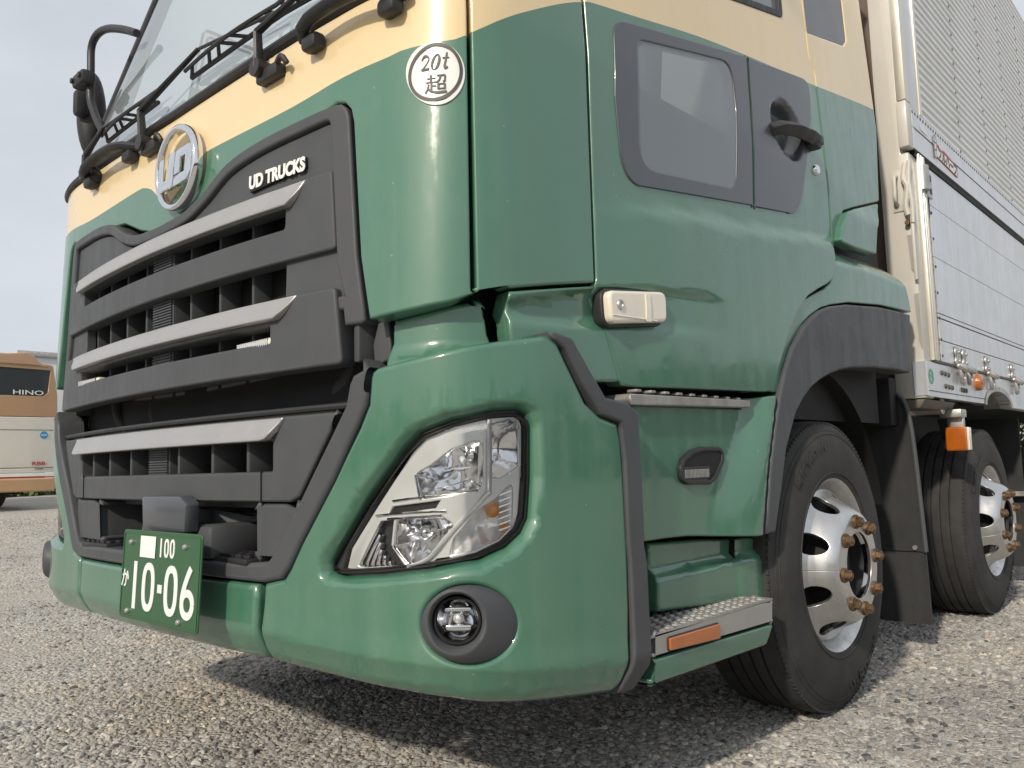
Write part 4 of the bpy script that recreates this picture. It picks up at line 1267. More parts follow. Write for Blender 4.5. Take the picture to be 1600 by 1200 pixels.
# marker lamp on the near door
ml = [(1.5876, 1.2978), (1.8376, 1.3265), (1.8369, 1.2444), (1.5924, 1.2154)]
base = rounded(ml, .024, 6)
lb = panel('side_marker', inset(ccw(base), -.008), CAB, PLASTD, truck, off=.006, thick=.03, r=.006, grid=.1)
l2 = panel('marker_lens', base, CAB, MILKY, lb, off=.026, thick=.026, r=.010, grid=.03, seg=5)
mu0 = min(p[0] for p in ml); mu1 = max(p[0] for p in ml); mv0 = min(p[1] for p in ml); mv1 = max(p[1] for p in ml)
scw = [(1.6301, 1.2662)][0]
MB().lathe([(.001, .002), (.006, .002), (.007, .004), (.012, .0045), (.0135, .002), (.0135, -.001)], 20, 'X', SP(CAB, scw[0], scw[1], .0255)).build('lens_screw', STEEL, lb)
rb = MB()
for k in range(7):
    t = k/6
    p = SP(CAB, mu0+(mu1-mu0)*(.60+.012*k), (mv0+mv1)/2, .0265)
    rb.tube([p+Vector((0, 0, -.035)), p+Vector((.0015, 0, 0)), p+Vector((0, 0, .035))], .0022, n=6)
rb.tube([SP(CAB, mu0+.01, mv0+.022, .026), SP(CAB, mu1-.05, mv0+.026, .027)], .002, n=6)
rb.build('lens_rib', MILKY, lb)
# --- rear quarter of the cab with its black vent and the angled guard below
rq = [(vx+.008, 3.24), (vx+.008, 2.422), (3.053, 2.363)]+[(3.053, dl[-6][1]+.012)]+[(3.0236, 1.6788), (3.0875, 1.6881), (3.1198, 1.7645), (3.1907, 1.8352), (3.2915, 1.8698), (3.6341, 1.976), (3.6772, 2.1439), (3.7263, 2.3304)]+[(3.70, 3.24)]
vent = [(3.0357, 2.6638), (3.0207, 2.5187), (3.4229, 2.6158), (3.471, 2.6546), (3.5327, 2.8764)]
vent = [(vent[0][0], 2.95), (vent[1][0], vent[1][1]), vent[2], vent[3], (vent[3][0]+.01, 2.95)]
vl = rounded(vent, [.02, .012, .04, .04, .02])
for sg in (1, -1):
    mm = (lambda l: l) if sg > 0 else mir
    rqp = panel('cab_rear_quarter', mm(rq), CAB, [CREAM, GREEN], truck, thick=.06, r=.008, grid=.05, split=BELT, holes=[mm(vl)])
    vp = panel('air_vent', mm(inset(ccw(vl), -.006)), CAB, TRIM, rqp, off=-.004, thick=.02, r=.01, grid=.05)
gd = rounded([(3.0677, 1.6874), (3.098, 1.7529), (3.1613, 1.819), (3.2617, 1.8558), (3.6061, 1.9582), (3.5475, 1.8671), (3.491, 1.8145), (3.4541, 1.7044), (3.2178, 1.6894)], .012)
gt = max(p[1] for p in gd)
for l in (gd, mir(gd)):
    panel('rear_guard', l, CAB, GREEN, truck, off=.005, thick=.05, r=.006, grid=.02, disp=lambda s, z: .022*sm((gt-.02-z)/.12))
# --- mudguard and its black lip
ff = [(1.3581, 1.0889), (1.3907, 1.131), (1.4316, 1.1951), (1.4989, 1.2697), (1.5859, 1.3582), (1.6725, 1.4174), (1.7649, 1.4522), (1.8553, 1.4833), (1.9133, 1.5129), (1.9468, 1.5683), (1.9598, 1.6092), (1.9507, 1.6634), (2.0076, 1.6713), (2.1381, 1.6797), (2.3484, 1.685), (2.6374, 1.6917), (2.7503, 1.6666), (2.8086, 1.5764), (2.8293, 1.5121), (2.6212, 1.5042), (2.4217, 1.4945), (2.0723, 1.4606), (1.9056, 1.431), (1.8142, 1.408), (1.7244, 1.3699), (1.6602, 1.3358), (1.5503, 1.251), (1.485, 1.1699), (1.4405, 1.0887)]
fr_t = smooth_table([(1.8502, 1.6054), (2.1677, 1.6243), (2.4593, 1.6368), (2.7118, 1.639)])
def fend(y, z):
    d = -.16*sm((z-fr_t(y)+.03)/.2)
    return d-.012*sm((2.1-y)/.5)
panel('mudguard', ff, SIDE, GREEN, truck, off=-.01, thick=.06, r=.006, grid=.022, disp=fend)
lo_ = [(1.3281, 0.6562), (1.3785, 0.7635), (1.4407, 0.9111), (1.5297, 1.0271), (1.592, 1.0735), (1.672, 1.1181), (1.7472, 1.1464), (1.8366, 1.1721), (1.9353, 1.1923), (2.0251, 1.2066), (2.2787, 1.2251), (2.5709, 1.2342), (2.7305, 1.2321)]
fl = [(2.7927, 1.4977), (2.587, 1.4916), (2.3894, 1.4823), (2.0434, 1.4492), (1.8784, 1.4214), (1.7875, 1.3963), (1.7042, 1.3594), (1.6457, 1.3263), (1.5362, 1.2422), (1.4714, 1.1638), (1.4221, 1.081), (1.3836, 1.0011), (1.3235, 0.8532), (1.2673, 0.6553)]
panel('arch_lip', fl+lo_, SIDE, PLAST, truck, off=-.004, thick=.10, r=.01, grid=.06)
arch = MB()
for X0, X1 in ((.72, 1.16),):
    pts = []
    for k in range(25):
        a = math.pi*(1.06-1.0*k/24)
        pts.append((1.88+.66*math.cos(a), .55+.66*math.sin(a)))
    arch.loft([[(x, y, z) for y, z in pts] for x in (X0, X1)], closed=False)
    arch.loft([[(X0, y, z) for y, z in pts], [(X0, y, .55) for y, z in pts]], closed=False)
arch.build('wheel_arch', BLACK, truck)
# --- lower side panel with the flange towards the wheel
sk = [(1.4258, 1.0796), (1.3967, 1.0017), (1.3363, 0.853), (1.2795, 0.6522), (1.2126, 0.6539)]+[(1.0748, 0.6638), (0.9001, 0.6781), (0.8036, 0.6811), (0.6897, 0.6812)]+[(0.6813, 0.997), (0.6435, 1.0233)]+[(1.2455, 1.0328)]+[(1.2374, 1.0628)]
ye_t = table([(p[1], p[0]) for p in sk[:4]])
def skirt(y, z):
    ye = ye_t(z)
    w = .13+.16*sm((1.05-z)/.4)
    return -.052*(1-sm((y-(ye-w-.035))/w))-.02*sm((y-(ye-.045))/.045)
panel('side_panel', sk, SIDE, GREEN, truck, off=-.004, thick=.08, r=.006, grid=.02, disp=skirt)
stp = [(0.6136, 1.0494), (1.2526, 1.0573), (1.2499, 1.0348), (0.6143, 1.0217)]
se = panel('upper_step', stp, SIDE, TREAD, truck, off=-.026, thick=.16, r=.004, grid=.2)
tt = MB()
for k in range(9):
    u = stp[0][0]+.045+k*.066
    tt.box((1.205, u, max(p[1] for p in stp)+.002), (.03, .022, .007), bev=.002)
tt.build('step_teeth', TREAD, se)['kind'] = 'stuff'
# small lamp in the side panel
sl = [(0.8633, 0.8298), (0.8599, 0.864), (0.8818, 0.8893), (0.9305, 0.9097), (0.9833, 0.9183), (1.0813, 0.918), (1.1061, 0.9031), (1.0992, 0.8736), (1.0532, 0.8272), (1.0189, 0.8122), (0.8949, 0.8168)]
slo = rounded(sl, .02)
sm_ = panel('step_lamp', slo, SIDE, BLACK, truck, off=-.046, thick=.05, r=.008, grid=.1)
panel('lamp_surround', slo, SIDE, PLASTD, sm_, off=-.042, thick=.03, r=.004, grid=.1, holes=[inset(ccw(slo), .013)])
ll = rounded([(0.8695, 0.8637), (1.0171, 0.8642), (1.0221, 0.8425), (0.9985, 0.8218), (0.8923, 0.8254), (0.8704, 0.8381)], .006)
panel('lamp_glass', ll, SIDE, PLASTD, sm_, off=-.043, thick=.006, r=.003, grid=.1)
lr = MB()
lu0, lu1 = min(p[0] for p in ll), max(p[0] for p in ll)
lv0, lv1 = min(p[1] for p in ll), max(p[1] for p in ll)
for k in range(18):
    u = lu0+.012+(lu1-lu0-.03)*k/17
    lr.tube([(1.2082, u, lv0+.012), (1.2082, u, lv1-.008)], .0022, n=5)
lr.build('lamp_flute', STEEL, sm_)['kind'] = 'stuff'
# recessed riser above the step and the step itself
rs = [(0.8028, 0.6652), (1.0806, 0.6535), (1.4185, 0.6291), (1.4043, 0.586), (1.433, 0.5288), (1.434, 0.4303), (1.1932, 0.4597), (0.7859, 0.4916)]
def riser(y, z):
    return .03*sm((.60-z)/.03)+.012*sm((y-1.2)/.05)
panel('step_riser', rs, SIDE, GREEN, truck, off=-.115, thick=.05, r=.01, grid=.02, disp=riser)
y0, y1 = .60, 1.27
step = MB()
step.box((1.165, (y0+y1)/2, .4655), (.17, y1-y0, .008), bev=.002)
so = step.build('step_tread', TREAD, truck)
stud = MB()
for i in range(6):
    for j in range(17):
        cx, cy = 1.095+i*.027, y0+.03+j*.0385+(.019 if i % 2 else 0)
        if cy > y1-.02: continue
        stud.bm.verts.ensure_lookup_table()
        stud.lathe([(.0165, .4690), (.0135, .4735), (.008, .4742), (.005, .4700)], 7, 'Z', (cx, cy, 0))
stud.build('tread_stud', TREAD, so)['kind'] = 'stuff'
fb = rounded([(0.6323, 0.474), (1.2718, 0.4624), (1.2634, 0.399), (0.6276, 0.4154)], .004)
panel('step_face', fb, SIDE, SATIN, truck, off=.0, thick=.05, r=.006, grid=.2)
gb = rounded([(0.6273, 0.4125), (1.263, 0.3954), (1.2504, 0.3644), (1.2303, 0.3387), (0.6225, 0.353)], [.002, .002, .01, .02, .01])
panel('step_valance', gb, SIDE, GREEN, truck, off=-.001, thick=.10, r=.008, grid=.04, disp=lambda y, z: -.25*max(0, .40-z)**1.3)
rf = rounded([(0.6901, 0.4523), (0.9364, 0.4486), (0.9358, 0.4105), (0.6905, 0.4233)], .004)
rfo = panel('side_reflector', inset(ccw(rf), -.003), SIDE, PLASTD, truck, off=.003, thick=.006, r=.002, grid=.3)
panel('reflector_lens', rf, SIDE, AMBER, rfo, off=.009, thick=.008, r=.003, grid=.3)
for sg in (1, -1):
    st3 = MB().box((sg*.98, .95, .50), (.22, .7, .34))
    st3.box((sg*.9, 1.0, .9), (.3, .8, .6))
    st3.build('step_box', BLACK, truck)
br = MB().box((1.12, 1.02, .335), (.10, .40, .05), bev=.006)
br.box((1.16, 1.17, .345), (.03, .03, .03), bev=.005)
br.build('step_bracket', FLAP, truck)
# ================================================================== wheels
def rim_prof(l):
    P_ = [(.06, .07), (.112, .085), (.118, .088), (.172, .086), (.186, .078), (.205, .045), (.224, .006), (.243, -.020), (.27, -.032)]
    for (a, xa), (b, xb) in zip(P_, P_[1:]):
        if l <= b:
            t = (l-a)/(b-a)
            return xa+(xb-xa)*t
    return P_[-1][1]
_rs = {}
def rim_s(l):
    k = round(l*1000)
    if k not in _rs:
        _rs[k] = sum(rim_prof(max(.06, l+d*.004)) for d in (-2, -1, 0, 1, 2))/5
    return _rs[k]
def rim_smooth(l):
    a = math.floor(l*1000)/1000
    t = (l-a)*1000
    return rim_s(a)*(1-t)+rim_s(a+.001)*t
KU = .2
def RIM(u, v):
    a = -u/KU
    return (rim_smooth(v), v*math.cos(a), v*math.sin(a))
def make_wheel(parent, loc, rot):
    w = empty('wheel', parent, loc)
    # tyre: half-width .145, tread radius .505, five ribs
    hw = .146
    prof = [(.292, .0), (.30, .012), (.335, .018), (.39, .020), (.435, .014), (.462, .002), (.480, -.008), (.492, -.012), (.4975, -.018), (.5015, -.026)]
    for g_ in (.075, .118, .162, .206):
        prof += [(.505, -g_+.006), (.505, -g_+.0055), (.492, -g_+.0045), (.492, -g_-.0035), (.505, -g_-.0045), (.505, -g_-.006)]
    prof += [(.5015, -.262), (.492, -.276), (.462, -.288), (.39, -.305), (.292, -.285)]
    tyre = MB()
    tyre.lathe(prof, 96, 'X')
    for k in range(140):            # shoulder sipes
        a = 2*math.pi*k/140
        M = Matrix.Rotation(a, 4, 'X')
        tyre.bm.verts.ensure_lookup_table()
        n0 = len(tyre.bm.verts)
        tyre.box((0, 0, 0), (.012, .013, .008))
        tyre.bm.verts.ensure_lookup_table()
        for v in tyre.bm.verts[n0:]:
            v.co = M @ (v.co+Vector((-.0165, 0, .4955)))
    to = tyre.build('tyre', RUBBER, w, angle=30)
    rl = MB()
    for rr_, xx in ((.318, .0165), (.455, .0055), (.468, -.002)):
        rl.lathe([(rr_-.0025, xx-.002), (rr_-.001, xx+.002), (rr_+.001, xx+.002), (rr_+.0025, xx-.003)], 96, 'X')
    rl.build('sidewall_ring', RUBBER, w)
    for a0 in (2.05, -1.15):
        me = text_mesh('MICHELIN', .062, bold=.0016, depth=.0022, spacing=1.1)
        for v in me.vertices:
            x, y, z = v.co
            a = a0-x/.41
            rad_ = .408+y
            v.co = (.0178+z, rad_*math.cos(a), rad_*math.sin(a))
        link('sidewall_lettering', me, RUBBER, w)
    holes = []
    for k in range(8):
        a = 2*math.pi*(k+.5)/8
        u0 = a*KU-math.pi*KU
        holes.append([(u0+.037*KU/.226*math.cos(t), .226+.0275*math.sin(t)) for t in [2*math.pi*q_/20 for q_ in range(20)]])
    e = math.pi*KU
    panel('rim_disc', [(-e, .112), (e, .112), (e, .262), (-e, .262)], RIM, ALLOY, w, off=0, thick=.012, r=.002, holes=holes, grid=(.02, .012))
    fl_ = MB().lathe([(.245, -.12), (.255, -.05), (.262, -.03), (.268, -.045), (.276, -.03), (.286, -.01), (.294, .006), (.301, .012), (.308, .010), (.310, .0), (.305, -.01)], 96, 'X')
    fl_.build('rim_flange', ALLOY, w)
    hb = MB().lathe([(.001, .03), (.06, .03), (.07, .02), (.10, .015), (.112, .06), (.1125, .03), (.14, -.05), (.25, -.06), (.25, -.13)], 40, 'X')
    hb.build('hub', BLACK, w)
    for k in range(8):
        a = 2*math.pi*k/8+.12
        n_ = MB()
        y, z = .150*math.cos(a), .150*math.sin(a)
        n_.lathe([(.001, .096), (.0225, .096), (.0245, .093), (.0245, .086)], 20, 'X')
        n_.lathe([(.0185, .096), (.0185, .104), (.019, .109), (.0165, .112), (.001, .112)], 6, 'X')
        n_.lathe([(.011, .109), (.011, .113), (.009, .116), (.001, .116)], 12, 'X')
        n_.xform(Matrix.Translation((0, y, z)) @ Matrix.Rotation(a*1.7, 4, 'X'))
        n_.build('lug_nut', RUST, w, angle=25)
    w.rotation_euler = rot
    return w
w1 = make_wheel(truck, (1.207, 1.86, .505), (R(0), 0, 0))
for loc, rz in (((1.207, 8.6, .505), 0), ((1.207, 9.9, .505), 0), ((-1.207, 8.6, .505), math.pi), ((-1.207, 9.9, .505), math.pi), ((1.207, 4.08, .505), 0), ((-1.207, 1.86, .505), math.pi), ((-1.207, 4.08, .505), math.pi)):
    c = copy_tree(w1, truck)
    c.location = loc
    c.rotation_euler = (R(19) if rz == 0 else 0, 0, rz)
for y in (1.86, 4.08, 8.6, 9.9):
    MB().tube([(-.9, y, .5), (.9, y, .5)], .09, n=12).build('axle', BLACK, truck)
# mudflaps
mf = [(x, z) for x, z in [(0.9313, 1.2657), (1.0655, 1.2081), (1.1348, 1.146), (1.1664, 1.0822), (1.1842, 0.9071), (1.2004, 0.4912), (1.2047, 0.4408), (1.2088, 0.1298), (1.0138, 0.1287), (0.8558, 0.1387)]]
fo = MB().prism([(x, 2.90, z) for x, z in mf], (0, .012, 0)).build('mudflap', FLAP, truck)
ed = [(x, 2.895, z) for x, z in [(1.0533, 1.2149), (1.1368, 1.1516), (1.1707, 1.0818), (1.1884, 0.907), (1.2045, 0.4918), (1.2066, 0.447)]]
MB().tube(ed, .011, n=8, smooth=3).build('flap_edge', PLAST, fo)
cl_ = MB()
bz = [(1.2066, 0.447), (1.0376, 0.4501)]
cl_.prism([(bz[0][0], 2.897, bz[0][1]), (bz[1][0]-.3, 2.897, bz[0][1]), (bz[1][0]-.3, 2.897, bz[0][1]+.014), (bz[0][0], 2.897, bz[0][1]+.014)], (0, -.006, 0))
cl_.build('flap_clamp', FLAP, fo)
bb_ = [(1.1641, 0.4632)][0]
MB().lathe([(.001, -.012), (.010, -.012), (.012, -.006), (.012, 0)], 12, 'Y', (bb_[0], 2.893, bb_[1])).build('flap_bolt', STEEL, fo)
MB().box((.98, 2.86, 1.12), (.30, .10, .22), bev=.01).build('arch_bracket', BLACK, truck)
m2 = MB().prism([(.75, 5.25, .12), (1.15, 5.25, .12), (1.15, 5.25, 1.1), (.75, 5.25, 1.1)], (0, .012, 0))
m2.build('mudflap', FLAP, truck)
MB().box((1.0, 5.2, .60), (.32, .05, .03)).build('flap_clamp', STEEL, truck)
wh2 = MB().box((.8, 4.2, .92), (.1, 2.4, .36))
wh2.box((.4, 4.0, .5), (.5, 2.6, .8))
wh2.build('chassis_rail', BLACK, truck)
# ================================================================== cargo body
body = empty('cargo_body', truck)
MB().box((0, 7.25, 1.27), (2.3, 8.2, .07)).build('floor_underside', BLACK, body)
co_ = MB()
co_.box((0, 7.2, 2.76), (2.40, 8.3, 2.9))
co_.build('body_core', BOXCREAM, body)
MB().prism([(1.10, 2.98, 1.135), (1.236, 2.98, 1.135), (1.236, 2.98, 2.30), (1.205, 2.98, 2.30), (1.205, 2.98, 4.25), (1.10, 2.98, 4.25)], (0, .12, 0), bev=.008).build('corner_post', BOXCREAM, body)
MB().prism([(-1.10, 2.98, 1.135), (-1.236, 2.98, 1.135), (-1.236, 2.98, 4.25), (-1.10, 2.98, 4.25)], (0, .12, 0), bev=.008).build('corner_post', BOXCREAM, body)
bwall = mat('box_front_wall', (.12, .085, .06), .6, var=.15)
MB().box((0, 3.06, 2.72), (2.2, .05, 3.0)).build('front_wall', bwall, body)
MB().prism([(1.05, 2.99, 1.132), (1.225, 2.99, 1.132), (1.20, 2.99, 1.09), (.95, 2.99, 1.09)], (0, .5, 0), bev=.006).build('floor_beam', mat('beam_brown', (.11, .095, .08), .6), body)
# recesses with latch levers in the post
rc = MB()
rc.prism([(1.204, 2.975, 1.90), (1.234, 2.975, 1.90), (1.234, 2.975, 1.70), (1.212, 2.975, 1.74)], (0, .004, 0))
rc.prism([(1.215, 2.975, 1.62), (1.234, 2.975, 1.62), (1.234, 2.975, 1.36), (1.222, 2.975, 1.40)], (0, .004, 0))
rc.build('post_recess', mat('recess_grey', (.34, .32, .30), .5), body)
lv = MB()
lv.tube([(1.222, 2.96, 2.24), (1.214, 2.95, 2.17), (1.228, 2.95, 2.12), (1.216, 2.95, 2.04), (1.222, 2.955, 1.99)], .013, n=8, smooth=4)
lv.tube([(1.240, 2.965, 2.25), (1.234, 2.955, 2.15), (1.242, 2.955, 2.05), (1.240, 2.955, 1.95)], .010, n=8, smooth=4)
lv.box((1.236, 2.962, 1.85), (.016, .02, .34), bev=.006)
lv.build('latch_lever', BOXCREAM, body)
MB().lathe([(.001, -.016), (.012, -.016), (.014, -.008), (.014, .01)], 6, 'Y', (1.216, 2.965, 1.955)).build('latch_bolt', RUST, body)
hd = MB()
hd.tube([(1.175, 2.978, 2.19), (1.178, 2.935, 2.175), (1.178, 2.93, 2.12), (1.176, 2.935, 2.07), (1.174, 2.978, 2.05)], .0095, n=8, smooth=4)
hd.build('grab_loop', BOXCREAM, body)
MB().box((1.178, 2.977, 2.12), (.05, .006, .20), bev=.002).build('loop_plate', BOXCREAM, body)
# wing: end cap, trims, corrugated skin, bottom rail
MB().prism([(1.208, 2.95, 2.545), (1.25, 2.95, 2.545), (1.25, 2.95, 4.25), (1.208, 2.95, 4.25)], (0, .07, 0), bev=.004).build('wing_end_trim', ANOD, body)
MB().prism([(1.205, 2.945, 2.315), (1.252, 2.945, 2.315), (1.252, 2.945, 2.54), (1.205, 2.945, 2.54)], (0, .075, 0), bev=.008).build('wing_end_cap', BOXCREAM, body)
MB().box((1.236, 3.10, 3.40), (.024, .16, 1.74), bev=.002).build('wing_edge_sheet', STAIN, body)
tv = MB()
tv.box((1.246, 3.165, 3.385), (.018, .018, 1.72), bev=.004).box((1.247, 3.187, 3.385), (.014, .016, 1.72), bev=.004)
tv.build('wing_edge_trim', ANOD, body)
cg = MB()
prof = []
z = 2.522
pit = .0425
while z < 4.2:
    for dz, dx in ((0, 0), (.006, 0), (.012, .011), (.030, .011), (.0365, 0)):
        prof.append((1.236+dx, z+dz))
    z += pit
cg.loft([[(x, y, z) for x, z in prof] for y in (3.195, 11.4)], closed=False)
cg.build('wing_skin', CORR, body, angle=20)
rv = MB()
for k in range(14):
    y = 3.9+k*.62
    for j in range(19):
        z = 2.522+pit*2*j+.021
        rv.box((1.248, y, z), (.004, .012, .012))
for k in range(150):
    rv.box((1.2515, 3.03+k*.042, 2.505), (.004, .016, .012))
rv.build('skin_rivet', INK, body)['kind'] = 'stuff'
rail = MB()
rail.prism([(1.20, 3.02, 2.325), (1.252, 3.02, 2.325), (1.252, 3.02, 2.424), (1.2495, 3.02, 2.426), (1.2495, 3.02, 2.431), (1.252, 3.02, 2.433), (1.252, 3.02, 2.521), (1.20, 3.02, 2.521)], (0, 8.4, 0))
rail.build('wing_rail', STAIN, body)
MB().box((1.225, 7.2, 2.308), (.04, 8.3, .03)).build('rail_gap', BLACK, body)  # black strip stands in for the dark gap under the rail
ln = MB().box((1.2525, 7.2, 2.4285), (.002, 8.3, .005))
ln.build('rail_groove', INK, body)
# gate: planks with open joints
zz = [1.318, 1.425, 1.535, 1.56, 1.84, 2.10, 2.290]
for a, b in zip(zz, zz[1:]):
    gpl = MB().box((1.230, 7.3, (a+b)/2), (.02, 8.1, b-a-(.0075 if abs(a-1.535) < .01 or abs(b-1.535) < .01 else .0028)))
    gpl.build('gate_plank', STAIN, body, smooth=False)
MB().box((1.214, 7.3, 1.80), (.012, 8.1, .98)).build('gate_frame', INK, body)
gt_ = MB()
for dy, w_ in ((3.095, .026), (3.128, .022), (3.158, .028)):
    gt_.box((1.243, dy, 1.815), (.022, w_, 1.0), bev=.006)
gt_.build('gate_edge_trim', ANOD, body)
gh = MB()
gh.tube([(1.252, 3.127, 2.14), (1.252, 3.127, 2.26)], .034, n=14, flat=.8)
gh.box((1.248, 3.20, 2.19), (.012, .13, .13), bev=.004)
gh.build('gate_hinge', STEEL, body)
rv2 = MB()
for y, z in ((3.19, 2.23), (3.235, 2.225), (3.19, 2.17), (3.235, 2.16)):
    rv2.box((1.2555, y, z), (.004, .018, .03), bev=.002)
for z in (2.06, 1.93, 1.79, 1.66, 1.535, 1.43, 1.35):
    for y in (3.215, 3.262):
        rv2.lathe([(.001, .004), (.006, .0035), (.008, 0)], 8, 'X', (1.2405, y, z))
rv2.build('gate_rivet', INK, body)['kind'] = 'stuff'
# sill with hinges, marker and cut-out
MB().box((1.225, 7.2, 1.312), (.05, 8.2, .012)).build('sill_gap', INK, body)
sp = [(2.975, 1.138), (4.02, 1.138)]
for k in range(13):
    a = math.pi-math.pi*k/12
    sp.append((4.31+.29*math.cos(a), 1.138+.085*math.sin(a)))
sp += [(11.4, 1.138), (11.4, 1.305), (2.975, 1.305)]
sill = panel('sill', sp, SIDE, STAIN, body, off=-.004, thick=.06, r=.004, grid=1.0)
MB().box((1.2465, 3.5, 1.168), (.002, 1.04, .004)).build('sill_groove', INK, sill)
fr_ = []
cut = MB()
for rr_ in (1.0, 1.16):
    fr_.append([(1.249, 4.31+.29*rr_*math.cos(math.pi-math.pi*k/16), 1.138+.085*(rr_+.0 if rr_ == 1 else 1.34)*math.sin(math.pi-math.pi*k/16)) for k in range(17)])
cut.loft(fr_, closed=False)
cut.loft([fr_[0], [(1.10, y, z) for x, y, z in fr_[0]]], closed=False)
cut.build('sill_cutout', STEEL, sill)
def sill_hinge(y, dz):
    h = MB()
    n = 16
    pr = []
    for (cz, r_) in ((1.385, .030), (1.338, .030)):
        h.lathe([(.001, .007), (r_*.85, .007), (r_, .003), (r_, -.004)], 18, 'X', (1.247, y, cz+dz))
    h.box((1.256, y, 1.30+dz), (.03, .05, .05), bev=.012)
    h.tube([(1.262, y-.035, 1.315+dz), (1.285, y-.02, 1.295+dz), (1.285, y+.02, 1.295+dz), (1.262, y+.035, 1.315+dz)], .016, n=8, smooth=3)
    h.tube([(1.262, y-.026, 1.30+dz), (1.268, y-.02, 1.25+dz), (1.262, y, 1.232+dz), (1.268, y+.02, 1.25+dz), (1.262, y+.026, 1.30+dz)], .011, n=8, smooth=3)
    o = h.build('sill_hinge', STEEL, body)
    b = MB()
    for cz in (1.385, 1.34):
        b.lathe([(.001, .014), (.009, .013), (.012, .006)], 10, 'X', (1.247, y+.012, cz+dz))
    b.build('hinge_bolt', STEEL, o)
for y in (3.49, 3.625, 4.09, 4.71):
    sill_hinge(y, .0)
for k in range(8):
    if k > 1: sill_hinge(4.71+.62*(k-1), 0)
ob = MB()
for y, z in ((3.20, 1.262), (3.255, 1.26), (3.31, 1.258), (3.25, 1.20), (3.305, 1.199), (3.36, 1.198), (3.53, 1.196), (3.57, 1.195), (3.61, 1.195)):
    ob.lathe([(.001, .008), (.010, .0075), (.0135, 0)], 10, 'X', (1.246, y, z))
ob.build('sill_rivet', INK, sill)['kind'] = 'stuff'
MB().lathe([(.001, .03), (.030, .029), (.042, .022), (.045, .0)], 24, 'X', (1.246, 3.85, 1.25)).build('round_marker', AMBER, body)
MB().lathe([(.012, .0325), (.014, .0335), (.016, .0325)], 16, 'X', (1.246, 3.85, 1.25)).build('marker_ring', INK, body)
GSTK = mat('green_print', (.10, .36, .24), .5)
sck = MB().lathe([(.022, .0010), (.030, .0014), (.036, .0010)], 24, 'X', (1.2465, 3.03, 1.235))
sck.box((1.2475, 3.03, 1.237), (.002, .03, .02))
sck.build('round_sticker', GSTK, body)
# maker's badge on the wing rail and the small data label
bdg = [(3.375, 2.375), (3.755, 2.355), (3.775, 2.415), (3.56, 2.440), (3.42, 2.447), (3.375, 2.445)]
def BX(y, z):
    return (1.2535, y, z)
bp_ = panel('maker_badge', bdg, BX, RED, body, off=.002, thick=.002, r=.0006, grid=1)
panel('badge_field', [(3.385, 2.378), (3.745, 2.361), (3.757, 2.408), (3.40, 2.428)], BX, WHITE, bp_, off=.0032, thick=.001, r=.0004, grid=1)
text_on('badge_lettering', 'フルハーフ', .066, BX, 3.575, 2.392, .0045, INK, bp_, sx=1.05, ux=(.9989, -.047), bold=.0016, depth=.0005)
text_on('badge_lettering', '日本', .026, BX, 3.46, 2.434, .0045, WHITE, bp_, sx=1.2, depth=.0005)
kn = [(3.345, 2.365), (3.372, 2.36), (3.378, 2.40), (3.385, 2.43), (3.38, 2.465), (3.362, 2.482), (3.346, 2.47), (3.352, 2.44), (3.338, 2.445), (3.345, 2.415)]
panel('badge_figure', kn, BX, WHITE, bp_, off=.0045, thick=.002, r=.0006, grid=1)
strokes_on('badge_figure_line', [kn+kn[:1], [(3.35, 2.40), (3.375, 2.41)], [(3.352, 2.44), (3.38, 2.445)]], .005, BX, .0055, INK, bp_)
panel('data_label', [(3.14, 2.448), (3.24, 2.442), (3.24, 2.47), (3.14, 2.474)], BX, STICK, body, off=.001, thick=.001, r=.0003, grid=1)
# side lamp hanging under the sill
al = MB().box((1.235, 3.43, .948), (.098, .05, .118), bev=.008, seg=3)
alo = al.build('side_lamp', AMBER, truck)
lrb = MB()
for k in range(9):
    lrb.box((1.225+k*.0062, 3.4035, .948), (.0022, .004, .10))
lrb.build('lamp_flute', AMBER, alo)['kind'] = 'stuff'
MB().box((1.288, 3.43, .948), (.012, .046, .112), bev=.004).build('lamp_end_lens', MILKY, alo)
MB().box((1.225, 3.465, 1.03), (.075, .03, .06), bev=.003).build('lamp_hanger', STEEL, truck)
sb = MB().box((1.215, 3.46, 1.075), (.10, .10, .04), bev=.004)
sb.tube([(1.02, 3.35, 1.115), (1.20, 3.35, 1.115)], .045, n=14)
sb.box((1.0, 3.3, 1.10), (.16, .2, .06), bev=.008)
sb.build('beam_end', STEEL, truck)
MB().prism([(1.14, 3.46, 1.05), (1.19, 3.46, 1.05), (1.19, 3.46, .90), (1.17, 3.46, .90)], (0, .02, 0)).build('lamp_stay', BLACK, truck)

# ================================================================== ground
def gz(x, y):
    d = max(0, -x-4.0)
    return .38*sm(d/10)+max(0, d-10)*.004
GR = bpy.data.materials.new('gravel_ground')
GR.use_nodes = True
t = GR.node_tree
b = t.nodes['Principled BSDF']
b.inputs['Roughness'].default_value = .9
b.inputs['Specular IOR Level'].default_value = .2
tcn = t.nodes.new('ShaderNodeTexCoord')
vo = nd(t, 'ShaderNodeTexVoronoi', Scale=62.0)
t.links.new(tcn.outputs['Object'], vo.inputs['Vector'])
v2 = nd(t, 'ShaderNodeTexVoronoi', Scale=28.0)
t.links.new(tcn.outputs['Object'], v2.inputs['Vector'])
n1 = nd(t, 'ShaderNodeTexNoise', Scale=.9, Detail=6.0, Roughness=.65)
t.links.new(tcn.outputs['Object'], n1.inputs['Vector'])
cr = t.nodes.new('ShaderNodeValToRGB')
cr.color_ramp.elements[0].color = (.26, .25, .23, 1)
cr.color_ramp.elements[1].color = (.62, .59, .54, 1)
sep = t.nodes.new('ShaderNodeSeparateColor')
t.links.new(vo.outputs['Color'], sep.inputs[0])
